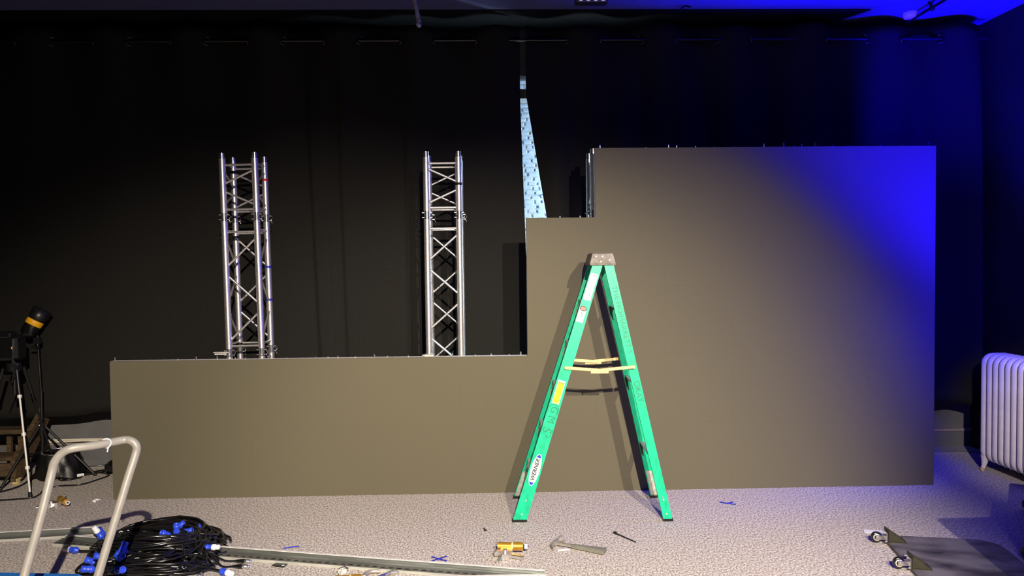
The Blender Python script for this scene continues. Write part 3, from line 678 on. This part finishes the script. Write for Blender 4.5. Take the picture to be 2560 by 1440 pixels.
c2 = floor_cable('cable', [(-4.6, 5.2), (-3.9, 5.45), (-3.42, 5.54), (-3.36, 5.62), (-3.40, 5.78), (-3.333, 5.853), (-3.194, 5.876), (-3.13, 6.00), (-3.10, 6.13), (-3.18, 6.20), (-3.29, 6.235), (-3.40, 6.24), (-3.47, 6.16), (-3.44, 6.03), (-3.36, 6.01), (-3.30, 6.08), (-3.315, 6.13)], 0.006, 'thin black cable looping on the floor in front of the bin')
cn = thing('cable_coupler', 'dark cable coupling with a white sleeve lying inside the cable loop', 'connector', (-3.34, 6.10, 0.016), 0.75)
MB().cyl((-0.10, 0, 0), (-0.02, 0, 0), 0.016, 10).obj('body', 'rubber', cn); MB().cyl((-0.02, 0, 0), (0.05, 0, 0), 0.012, 10).obj('sleeve', 'whiteplastic', cn, 'white sleeve'); MB().cyl((0.05, 0, 0), (0.30, 0.0, 0), 0.013, 10).obj('tail', 'rubber', cn)
c3 = floor_cable('cable', [(-3.52, 5.98), (-3.55, 6.08), (-3.45, 6.34), (-3.30, 6.46), (-3.05, 6.5)], 0.005, 'thin black cable running behind the bin to the screen wall')
for i, dz in enumerate((0.176, 0.192)):
    pts = [(-3.86, 6.60, dz), (-3.7, 6.602, dz + 0.002), (-3.5, 6.598, dz + 0.008 - 0.004 * i), (-3.32, 6.6, dz - 0.004 + 0.006 * i), (-3.0, 6.6, dz), (-2.5, 6.6, dz)]
    tag(MB().tube(smooth_path(pts, 5), 0.0085, 8).obj('hose', 'cream'), ('lower' if i == 0 else 'upper') + ' one of two cream cables along the skirting behind the bin', 'cable')

# ------------------------------------------------------------------ hand truck at the lower left
ht = thing('hand_truck', 'platform trolley with bent grey tube handle and blue deck in the lower left corner', 'trolley', (0, 0, 0))
hp_ = [(-1.99, 3.10, 0.16), (-1.982, 3.20, 0.38), (-1.951, 3.27, 0.596), (-1.936, 3.335, 0.77), (-1.925, 3.345, 0.825), (-1.897, 3.352, 0.862), (-1.855, 3.36, 0.881), (-1.78, 3.42, 0.880), (-1.705, 3.50, 0.882), (-1.667, 3.505, 0.877), (-1.646, 3.505, 0.855), (-1.646, 3.50, 0.82), (-1.665, 3.46, 0.72), (-1.684, 3.42, 0.613), (-1.739, 3.32, 0.328), (-1.765, 3.26, 0.16)]
MB().tube(smooth_path(hp_, 5), 0.0185, 14).obj('handle', 'greysteel', ht)
zt = MB(); zt.tube([(-1.752 + 0.021 * math.cos(a), 3.448 + 0.004 * math.sin(a * 2), 0.881 + 0.021 * math.sin(a)) for a in [2 * PI * k / 14 for k in range(14)]], 0.003, 6, True); zt.tube([(-1.74, 3.44, 0.862), (-1.742, 3.435, 0.845)], 0.003, 6); zt.obj('cable_tie', 'whiteplastic', ht)
dm = Matrix.Translation((-2.31, 3.28, 0.20)) @ Matrix.Rotation(-0.10, 4, 'Z')
MB().bbox((0.07, 0.09, 0.0), (0.43, 0.62, 0.016), 0.006, dm).obj('deck', 'deckblue', ht)
MB().bbox((0.09, 0.09, -0.022), (0.60, 0.66, 0.03), 0.012, dm).obj('bumper', 'blackplastic', ht)
cb = MB(); cb.bbox((-1.95, 3.19, 0.165), (0.46, 0.05, 0.04), 0.004, Matrix.Translation((-1.95, 3.19, 0)) @ Matrix.Rotation(0.5, 4, 'Z') @ Matrix.Translation((1.95, -3.19, 0))); cb.obj('crossbar', 'greysteel', ht)
for (x, y) in ((-0.14, -0.15), (0.24, -0.15), (-0.14, 0.32), (0.24, 0.32)):
    c = MB(); c.cyl((x - 0.015, y, 0.055 - 0.20), (x + 0.015, y, 0.055 - 0.20), 0.053, 14, mx=dm); c.box((x, y, -0.065), (0.06, 0.06, 0.06), dm); c.obj('caster', 'rubber', ht)

# ------------------------------------------------------------------ floor channels
def channel(name, label, a, b, wd, slots, flange=0.03, web=0.015):
    A, B = Vector(a), Vector(b); L = (B - A).length; ang = math.atan2(B.y - A.y, B.x - A.x)
    o = thing(name, label, 'metal track', (A.x, A.y, 0), ang)
    s = MB()
    t = 0.0035
    MB().box((L / 2, -wd / 2 - 0.0005, web / 2 + 0.0015), (L, 0.003, web + 0.001)).obj('front_flange', 'galvlit', o)  # lit front face, brightness carried by the paler colour
    MB().box((L / 2, wd / 2 + 0.004, flange), (L, 0.016, t)).obj('back_lip', 'aluraw', o)  # pale material paints the bright line of light along the lip
    s.box((L / 2, -wd / 2 + t / 2 + 0.002, web / 2 + 0.001), (L, t, web))
    s.box((L / 2, wd / 2 - t / 2, flange / 2 + 0.001), (L, t, flange))             # back flange
    if slots:
        y0, y1 = -wd / 2 + 0.018, -wd / 2 + 0.035
        s.box((L / 2, (-wd / 2 + y0) / 2, web), (L, y0 + wd / 2, t)); s.box((L / 2, (y1 + wd / 2) / 2, web), (L, wd / 2 - y1, t))
        n = int(L / 0.047)
        for k in range(n + 1):
            s.box((min(L - 0.005, k * 0.047 + 0.009), (y0 + y1) / 2, web), (0.019, y1 - y0, t))
        s.box((L / 2, (y1 + wd / 2) / 2 + 0.002, web + 0.004), (L, 0.008, 0.006))
    else: s.box((L / 2, 0, web), (L, wd, t))
    s.obj('track', 'galv', o)
    return o
channel('slotted_track', 'long slotted galvanised track lying across the floor under the cable heap', (-2.66, 4.645), (0.245, 3.955), 0.105, True)
channel('metal_stud', 'plain galvanised track lying at the left edge behind the trolley handle', (-3.9, 4.62), (-2.50, 4.785), 0.085, False, 0.034)
channel('metal_stud', 'plain galvanised track at the bottom edge below the slotted one', (-0.62, 3.91), (0.26, 3.905), 0.10, False, 0.028)

# ------------------------------------------------------------------ heap of cables with blue connectors
def connector(parent, p, d, kind='blue'):
    d = Vector(d).normalized(); mx = Matrix.Translation(p) @ d.to_track_quat('Z', 'Y').to_matrix().to_4x4()
    if kind == 'xlr':
        MB().lathe([(0.005, 0), (0.008, 0.012), (0.012, 0.04), (0.012, 0.06)], 12, mx).obj('connector', 'rubber', parent)
        MB().lathe([(0.0115, 0.058), (0.0115, 0.095), (0.009, 0.095), (0.009, 0.085)], 12, mx).obj('connector_shell', 'chrome', parent, 'metal connector shell')
    else:
        c = MB().lathe([(0.007, -0.004), (0.013, 0.006), (0.0195, 0.014), (0.0195, 0.026), (0.016, 0.030), (0.017, 0.052)], 14, mx).obj('connector', 'bluecon', parent, 'blue connector')
        if kind == 'blue':
            MB().lathe([(0.0165, 0.050), (0.0175, 0.054), (0.0175, 0.070), (0.014, 0.072), (0.014, 0.094), (0.010, 0.096)], 14, mx).obj('connector_tip', 'whiteplastic', c, 'white connector tip')
        else:
            f = MB(); f.box((0.0, 0.012, 0.026), (0.009, 0.012, 0.03), mx); f.lathe([(0.018, 0.050), (0.018, 0.068), (0.013, 0.068), (0.013, 0.058)], 14, mx); f.obj('connector_tip', 'bluecon', c)
CX, CY = -1.96, 4.40
LAB = 'black power cable with blue connectors coiled in the big floor heap'
GRP = 'coiled black cables in the floor heap'
def coil(i, cx, cy, cz, a, b, ang, turns, r=0.0075):
    rnd = random.Random(100 + i); pts = []; n = 26
    for t in range(turns):
        da, db = rnd.uniform(-0.05, 0.05), rnd.uniform(-0.04, 0.04); ox, oy = rnd.uniform(-0.03, 0.03), rnd.uniform(-0.03, 0.03); ph = rnd.uniform(0, 6)
        for k in range(n):
            th = 2 * PI * k / n
            x = (a + da) * math.cos(th) * (1 + 0.05 * math.sin(2 * th + ph)); y = (b + db) * math.copysign(abs(math.sin(th)) ** 0.8, math.sin(th)) + 0.012 * math.sin(3 * th + ph)
            z = cz + 0.010 * math.sin(2 * th + ph) + rnd.uniform(-0.004, 0.004) + t * 0.006
            hx = cx + ox + x * math.cos(ang) - y * math.sin(ang); hy = cy + oy + x * math.sin(ang) + y * math.cos(ang)
            d = math.hypot((hx - CX) / 0.40, (hy - CY) / 0.46)
            pts.append(Vector((hx, hy, max(r + 0.002, z * max(0.15, 1.15 - 0.75 * d * d)))))
    return pts
ends = [  # position, direction, kind, tail anchor
    ((-2.44, 4.455, 0.022), (-1, 0.15, 0.05), 'blue', 'black cable coil sending one white tipped blue connector out to the left of the heap'),
    ((-2.40, 4.66, 0.035), (-0.6, 0.5, 0.35), 'cap', 'black cable coil ending in the upper blue plug at the left side of the heap'),
    ((-2.36, 4.575, 0.045), (-0.35, -0.2, 0.7), 'blue', 'black cable coil ending in the lower blue plug at the left side of the heap'),
    ((-1.70, 4.415, 0.055), (1, -0.12, 0.05), 'blue', 'black cable coil with a big white tipped plug pointing right beside the slotted track'),
    ((-1.50, 4.115, 0.02), (0.9, -0.5, 0.0), 'blue', 'black cable coil with a white tipped plug at the lower right of the heap'),
    ((-1.99, 4.71, 0.12), (0.6, 0.2, 0.5), 'cap', None), ((-1.93, 4.66, 0.12), (0.9, 0.1, 0.2), 'cap', None), ((-1.97, 4.60, 0.125), (-0.3, -0.4, 0.4), 'cap', None),
    ((-1.90, 4.62, 0.11), (0.7, -0.5, 0.3), 'cap', None), ((-1.88, 4.67, 0.10), (0.4, 0.5, 0.2), 'cap', None), ((-1.95, 4.64, 0.13), (0.1, -0.2, 0.8), 'cap', None),
    ((-2.16, 4.31, 0.11), (0.7, 0.3, 0.3), 'cap', None), ((-2.12, 4.27, 0.115), (0.5, -0.5, 0.4), 'cap', None), ((-2.19, 4.29, 0.11), (-0.8, -0.2, 0.2), 'cap', None), ((-2.14, 4.33, 0.12), (0.2, 0.4, 0.7), 'cap', None),
    ((-2.26, 4.83, 0.06), (0.9, 0.2, 0.05), 'cap', None), ((-2.12, 4.855, 0.06), (0.9, 0.1, 0.0), 'cap', None),
    ((-2.17, 4.12, 0.08), (-0.6, -0.4, 0.2), 'cap', None), ((-2.05, 4.10, 0.09), (0.6, -0.4, 0.2), 'cap', None), ((-2.20, 4.20, 0.06), (-0.6, -0.1, 0.3), 'cap', None),
    ((-1.47, 4.265, 0.016), (1, -0.15, 0.0), 'xlr', 'black signal cable with the upper of two metal ended plugs right of the heap'),
    ((-1.46, 4.19, 0.016), (1, -0.12, 0.0), 'xlr', 'black signal cable with the lower of two metal ended plugs right of the heap'),
    ((-1.60, 4.13, 0.02), (0.2, -1, 0.0), 'xlr', 'black signal cable whose metal ended plug points down at the heap edge'),
]
for i, (p, d, kind, lab) in enumerate(ends):
    rnd = random.Random(i)
    lv = (i * 7 % len(ends)) / len(ends)
    cx = CX + rnd.uniform(-0.06, 0.06); cy = CY + rnd.uniform(-0.25, 0.18)
    a = rnd.uniform(0.22, 0.31); b = rnd.uniform(0.09, 0.19)
    pts = coil(i, cx, cy, 0.012 + 0.125 * lv, a, b, rnd.uniform(-0.22, 0.16), 4 if i % 3 else 5)
    t = thing('power_cable' if kind != 'xlr' else 'signal_cable', lab or LAB, 'cable', (0, 0, 0), 0, None if lab else GRP)
    kz = (1.6724 - p[2]) / 1.6324 if p[2] > 0.05 else 1.0
    pe = Vector((p[0] * kz, p[1] * kz, p[2])); de = Vector(d).normalized(); last = pts[-1]
    tail = [pts[-2], last, last.lerp(pe - de * 0.10, 0.55) + Vector((0, 0, 0.015)), pe - de * 0.06, pe]
    tl = smooth_path([tuple(q) for q in tail], 6)
    tl = [Vector((q.x, q.y, max(0.0075, q.z))) for q in tl]
    MB().tube(pts + tl[6:], 0.0075 if kind != 'xlr' else 0.0045, 6).obj('cord', 'rubber', t)
    connector(t, pe, de, kind)
    if i % 4 == 0:
        c0 = pts[10]; MB().tube([(c0.x + 0.014 * math.cos(2 * PI * k / 10), c0.y, c0.z + 0.014 * math.sin(2 * PI * k / 10) + 0.006) for k in range(10)], 0.003, 5, True).obj('cable_tie', 'whiteplastic', t, 'white cable tie')

# ------------------------------------------------------------------ small things on the carpet
def pipe_clamp(loc, rz, label, s=1.0):
    t = thing('pipe_clamp', label, 'clamp', loc, rz); t.scale = (s, s, s)
    X = lambda a, b, r, n=16, r2=None: MB().cyl(a, b, r, n, r2)
    X((-0.085, 0.02, 0.042), (-0.004, 0.02, 0.042), 0.0225).obj('barrel', 'gold', t); X((-0.004, 0.02, 0.042), (0.006, 0.02, 0.042), 0.0235).obj('collar', 'brass', t)
    X((0.006, 0.02, 0.042), (0.062, 0.02, 0.042), 0.0245).obj('barrel', 'gold', t)
    X((0.062, 0.02, 0.042), (0.072, 0.02, 0.042), 0.010).obj('stem', 'rubber', t)
    X((0.070, 0.02, 0.042), (0.088, 0.02, 0.042), 0.016, 6).obj('nut', 'whiteplastic', t, 'pale hexagonal nut'); X((0.088, 0.02, 0.042), (0.096, 0.02, 0.042), 0.010, 10, 0.004).obj('bolt_end', 'chrome', t)
    j = MB(); pl = [(-0.062, 0.012), (-0.008, 0.016), (0.004, -0.02), (-0.012, -0.085), (-0.05, -0.09), (-0.07, -0.03)]
    j.prism(pl, 0.034, Matrix.Translation((0, -0.008, 0.003))); j.bbox((-0.083, -0.035, 0.022), (0.034, 0.04, 0.028), 0.005); j.cyl((-0.036, -0.055, 0.036), (-0.036, -0.055, 0.052), 0.013, 8); jw = j.obj('jaw', 'alu', t)
    l = MB(); l.tube([(-0.05, -0.075, 0.024), (-0.062, -0.12, 0.016), (-0.072, -0.145, 0.012)], [0.010, 0.009, 0.012], 8); l.obj('wing_bolt', 'chrome', jw)
    h = MB(); h.bbox((0.05, 0, 0), (0.10, 0.026, 0.020), 0.003, Matrix.Translation((-0.02, -0.045, 0.016)) @ Matrix.Rotation(-0.42, 4, 'Z')); h.obj('lever', 'chrome', jw)
    r = MB(); r.cyl((-0.062, 0.035, 0.062), (-0.062, 0.044, 0.078), 0.004, 8); r.tube([(-0.062 + 0.009 * math.cos(2 * PI * k / 10), 0.05, 0.084 + 0.009 * math.sin(2 * PI * k / 10)) for k in range(10)], 0.002, 5, True); r.obj('pin_ring', 'chrome', t)
    return t
pipe_clamp((0.092, 4.315, 0), -0.10, 'gold barrelled pipe clamp with chrome jaw lying left of the hammer')
pipe_clamp((-3.05, 5.36, 0), -0.75, 'gold and chrome pipe clamp lying between the trolley handle and the screen wall', 0.92)
pipe_clamp((-0.76, 3.915, 0), 0.1, 'pipe clamp with a gold barrel cut off by the bottom edge', 0.9)
tb = thing('t_bolt', 'pale plastic and chrome t handled bolt upright beside the slotted track', 'bolt', (-0.835, 4.085, 0))
MB().tube([(0, 0, 0.012), (0, -0.075, 0.010)], [0.012, 0.010], 10).obj('shank', 'cream', tb); MB().bbox((0, 0.008, 0.014), (0.046, 0.026, 0.022), 0.004).obj('collar', 'cream', tb)
b = MB(); b.tube([(-0.024, 0.03, 0.012), (0.004, 0.044, 0.02), (0.026, 0.036, 0.012)], 0.009, 8); b.obj('handle', 'chrome', tb)
hk = thing('hook_clamp', 'grey curved hook clamp lying below the slotted track at the bottom edge', 'clamp', (-0.66, 4.02, 0))
MB().tube(smooth_path([(0.03, 0.065, 0.012), (-0.02, 0.055, 0.016), (-0.045, 0.01, 0.016), (-0.03, -0.04, 0.014), (0.01, -0.05, 0.012)], 4), 0.011, 8).obj('hook', 'hammersteel', hk)
MB().tube(smooth_path([(0.02, -0.03, 0.014), (0.06, 0.0, 0.018), (0.085, 0.04, 0.016), (0.10, 0.07, 0.012)], 4), 0.009, 8).obj('arm', 'chrome', hk); MB().bbox((0.115, 0.015, 0.014), (0.05, 0.024, 0.02), 0.005, Matrix.Rotation(0.2, 4, 'Z')).obj('wing', 'alu', hk)
# hammer
hm = thing('hammer', 'claw hammer with a grey grip lying on the carpet', 'hammer', (0.36, 4.43, 0), math.atan2(-0.13, 0.26))
rings = []
for x, hw_, hz in ((0.0, 0.010, 0.007), (0.09, 0.010, 0.007), (0.10, 0.0105, 0.008)):
    rings.append([(x, -hw_, 0.018 - hz), (x, hw_, 0.018 - hz), (x, hw_, 0.018 + hz), (x, -hw_, 0.018 + hz)])
MB().loft(rings).obj('shaft', 'hammersteel', hm)
rings = []
for x, hw_, hz in ((0.09, 0.011, 0.010), (0.13, 0.015, 0.012), (0.20, 0.019, 0.013), (0.27, 0.026, 0.013), (0.29, 0.030, 0.013), (0.297, 0.030, 0.012)):
    rings.append([(x, -hw_, 0.016 - hz * 0.8), (x, -hw_ * 0.6, 0.016 - hz), (x, hw_ * 0.6, 0.016 - hz), (x, hw_, 0.016 - hz * 0.8), (x, hw_, 0.016 + hz * 0.8), (x, hw_ * 0.6, 0.016 + hz), (x, -hw_ * 0.6, 0.016 + hz), (x, -hw_, 0.016 + hz * 0.8)])
MB().loft(rings).obj('grip', 'grip', hm)
h = MB(); h.bbox((-0.012, 0.005, 0.018), (0.034, 0.05, 0.026), 0.006); h.tube([(-0.012, 0.025, 0.02), (-0.004, 0.05, 0.022)], [0.012, 0.011], 12); h.tube([(-0.005, 0.046, 0.022), (0.0, 0.058, 0.023), (0.006, 0.076, 0.024)], [0.014, 0.018, 0.018], 14); head = h.obj('head', 'hammersteel', hm)
for sg in (-1, 1):
    c = MB(); c.tube(smooth_path([(-0.014, -0.012, 0.018), (-0.016, -0.035, 0.018 + sg * 0.005), (-0.006, -0.06, 0.014 + sg * 0.007), (0.012, -0.078, 0.012 + sg * 0.008)], 4), [0.010, 0.010, 0.009, 0.009, 0.008, 0.008, 0.007, 0.007, 0.006, 0.006, 0.005, 0.004, 0.003], 8); c.obj('claw', 'hammersteel', head)
nb = MB(); nb.cyl((0, 0, 0.007), (0.062, 0.012, 0.007), 0.0055, 10); nb.cyl((-0.006, -0.001, 0.007), (0, 0, 0.007), 0.0068, 10)
tag(nb.obj('bolt', 'whiteplastic'), 'short pale bolt lying just below the hammer shaft', 'bolt').location = (0.362, 4.345, 0.0)
sp_ = MB(); sp_.cyl((0, 0, 0.006), (0.098, -0.155, 0.006), 0.0045, 8, 0.003); sp_.cyl((-0.006, 0.008, 0.008), (0.004, -0.008, 0.008), 0.009, 6)
tag(sp_.obj('long_screw', 'rubber'), 'long thin black screw on the carpet right of the hammer', 'screw').location = (0.735, 4.61, 0.001)
sc = MB(); sc.cyl((-0.006, 0.02, 0.006), (0.004, -0.012, 0.006), 0.004, 8); sc.tube([(0.004 + 0.007 * math.cos(2 * PI * k / 10), -0.016 + 0.009 * math.sin(2 * PI * k / 10), 0.006) for k in range(10)], 0.0025, 5, True)
tag(sc.obj('eye_screw', 'rubber'), 'tiny black eye screw on the carpet above the gold clamp', 'screw').location = (-0.07, 4.722, 0.001)
xt = thing('tape_cross', 'cross of two blue tape strips stuck to the carpet', 'tape mark', (-0.325, 4.272, 0.001))
for an, ln in ((0.70, 0.115), (-0.66, 0.115)): MB().box((0, 0, 0.0012 if an > 0 else 0.0004), (ln, 0.014, 0.0008), Matrix.Rotation(an, 4, 'Z')).obj('tape_strip', 'bluetape', xt)
tp = MB(); tp.tube(smooth_path([(-0.04, 0.035, 0.003), (0.0, 0.0, 0.004), (0.055, -0.02, 0.003)], 3), 0.0045, 5); tp.tube(smooth_path([(-0.005, 0.0, 0.004), (0.03, 0.01, 0.006), (0.05, 0.03, 0.003)], 3), 0.004, 5)
tag(tp.obj('tape_scrap', 'bluetape'), 'twisted scrap of blue tape on the carpet right of the ladder', 'tape').location = (1.595, 5.15, 0.001)
t2 = MB(); t2.tube(smooth_path([(-0.05, -0.01, 0.003), (0.0, 0.012, 0.004), (0.04, 0.02, 0.003)], 3), 0.004, 5)
tag(t2.obj('tape_scrap', 'bluetape'), 'thin scrap of blue tape just behind the slotted track', 'tape').location = (-1.21, 4.48, 0.001)
bp = thing('steel_plate', 'small black steel plate with two holes lying below the slotted track', 'plate', (0, 0, 0))
PQ = [(-1.251, 4.215), (-1.178, 4.190), (-1.158, 4.278), (-1.227, 4.296)]
MB().prism(PQ, 0.005, Matrix.Translation((0, 0, 0.001))).obj('plate', 'rubber', bp)
for (x, y) in ((-1.218, 4.280), (-1.187, 4.210)): MB().cyl((x, y, 0.003), (x, y, 0.0066), 0.008, 12).obj('hole', 'whiteplastic', bp, 'pale hole showing through')
pp = MB(); pp.add([(2.255, 4.545, 0.002), (2.275, 4.60, 0.004), (2.395, 4.565, 0.006), (2.385, 4.525, 0.002), (2.255, 4.545, 0.001), (2.275, 4.60, 0.003), (2.395, 4.565, 0.005), (2.385, 4.525, 0.001)], [(0, 3, 2, 1), (4, 5, 6, 7), (0, 4, 7, 3), (3, 7, 6, 2), (2, 6, 5, 1), (1, 5, 4, 0)])
tag(pp.obj('paper_scrap', 'whiteplastic'), 'white scrap of paper beside the farther caster of the black board', 'paper')
ws_ = MB(); ws_.tube([(-0.02, -0.01, 0.004), (0.0, 0.006, 0.008), (0.02, 0.022, 0.004)], [0.003, 0.010, 0.003], 6); ws_.tube([(0.0, 0.02, 0.004), (0.004, -0.024, 0.004)], [0.004, 0.010], 6)
tag(ws_.obj('paper_scrap', 'whiteplastic'), 'tiny white scrap on the carpet left of the screen wall corner', 'paper').location = (-2.865, 5.47, 0.001)

# ------------------------------------------------------------------ black board on casters, right foreground
bd = thing('dolly_board', 'scuffed black plywood dolly lying flat with two casters on its left edge', 'dolly', (2.315, 4.455, 0), -0.19)
poly = [(0, 0), (0, -0.80), (0.62, -0.80), (0.62, -0.14)] + [(0.62 - 0.12 + 0.12 * math.cos(a), -0.12 + 0.12 * math.sin(a)) for a in [0, 0.39, 0.78, 1.18, 1.57]]
MB().prism(poly, 0.02, Matrix.Translation((0, 0, 0.001))).obj('board', 'ply', bd)
for cy in (-0.085, -0.475):
    bk = MB(); bk.box((0.004, cy, 0.054), (0.006, 0.095, 0.068)); bk.box((0.05, cy + 0.0, 0.0235), (0.10, 0.095, 0.005))
    bk.add([(0.006, cy - 0.040, 0.088), (0.006, cy - 0.040, 0.024), (0.10, cy - 0.040, 0.024), (0.006, cy - 0.034, 0.088), (0.006, cy - 0.034, 0.024), (0.10, cy - 0.034, 0.024)], [(0, 1, 2), (3, 5, 4), (0, 3, 4, 1), (1, 4, 5, 2), (2, 5, 3, 0)])
    bk.add([(0.006, cy + 0.040, 0.088), (0.006, cy + 0.040, 0.024), (0.10, cy + 0.040, 0.024), (0.006, cy + 0.034, 0.088), (0.006, cy + 0.034, 0.024), (0.10, cy + 0.034, 0.024)], [(0, 1, 2), (3, 5, 4), (0, 3, 4, 1), (1, 4, 5, 2), (2, 5, 3, 0)])
    bko = bk.obj('bracket', 'olive', bd)
    fk = MB()
    for s_ in (-1, 1): fk.bbox((-0.032, cy + s_ * 0.016, 0.040), (0.062, 0.004, 0.026), 0.0015)
    fk.box((-0.003, cy, 0.045), (0.006, 0.06, 0.055)); fk.cyl((-0.05, cy - 0.022, 0.040), (-0.05, cy + 0.022, 0.040), 0.005, 8); fk.cyl((-0.006, cy - 0.03, 0.022), (-0.016, cy - 0.03, 0.022), 0.006, 8); fk.cyl((-0.006, cy + 0.03, 0.068), (-0.016, cy + 0.03, 0.068), 0.006, 8)
    fk.obj('fork', 'chrome', bko)
    RX_ = Matrix.Translation((-0.055, cy, 0.038)) @ Matrix.Rotation(PI / 2, 4, 'X')
    MB().lathe([(0.020, -0.012), (0.027, -0.012), (0.031, -0.007), (0.031, 0.007), (0.027, 0.012), (0.020, 0.012)], 18, RX_).obj('wheel', 'rubber', bko)
    MB().lathe([(0.0001, -0.014), (0.008, -0.014), (0.009, -0.0115), (0.0205, -0.0125), (0.0205, 0.0125), (0.009, 0.0115), (0.0001, 0.014)], 16, RX_).obj('hub', 'cream', bko, 'cream wheel hub')
# black equipment cases just outside the frame on the right
def case(name, label, loc, rz, dim, feet):
    c = thing(name, label, 'case', loc, rz)
    MB().bbox((dim[0] / 2, dim[1] / 2, dim[2] / 2 + 0.06), (dim[0], dim[1], dim[2]), 0.008).obj('body', 'blackplastic', c)
    e = MB()
    for x in (0, dim[0]):
        for y in (0, dim[1]): e.box((x, y, dim[2] / 2 + 0.06), (0.03, 0.03, dim[2]))
    for z in (0.06, dim[2] + 0.06):
        for y in (0, dim[1]): e.box((dim[0] / 2, y, z), (dim[0], 0.03, 0.03))
        for x in (0, dim[0]): e.box((x, dim[1] / 2, z), (0.03, dim[1], 0.03))
    e.obj('edging', 'alu' if name != 'road_case' else 'olive', c)
    f = MB()
    for x, y in feet: MB().sphere((x, y, 0.042), 0.042, 12).obj('ball_foot', 'olive', c)
    return c
case('road_case', 'low black case with ball feet whose feet peek in at the right edge', (2.945, 4.06, 0), math.atan2(0.845, 0.605) - PI / 2, (0.5, 1.04, 0.22), [(-0.01, 0.02), (-0.01, 1.02), (0.48, 0.02), (0.48, 1.02)])
case('shadow_case', 'unseen tall black case added outside the frame to cast the right foreground shadow', (2.56, 2.75, 0), 0, (0.6, 0.45, 0.80), [(0.04, 0.04), (0.5, 0.04), (0.04, 0.4), (0.5, 0.4)])  # unseen blocker, placed and sized to shade the right foreground floor
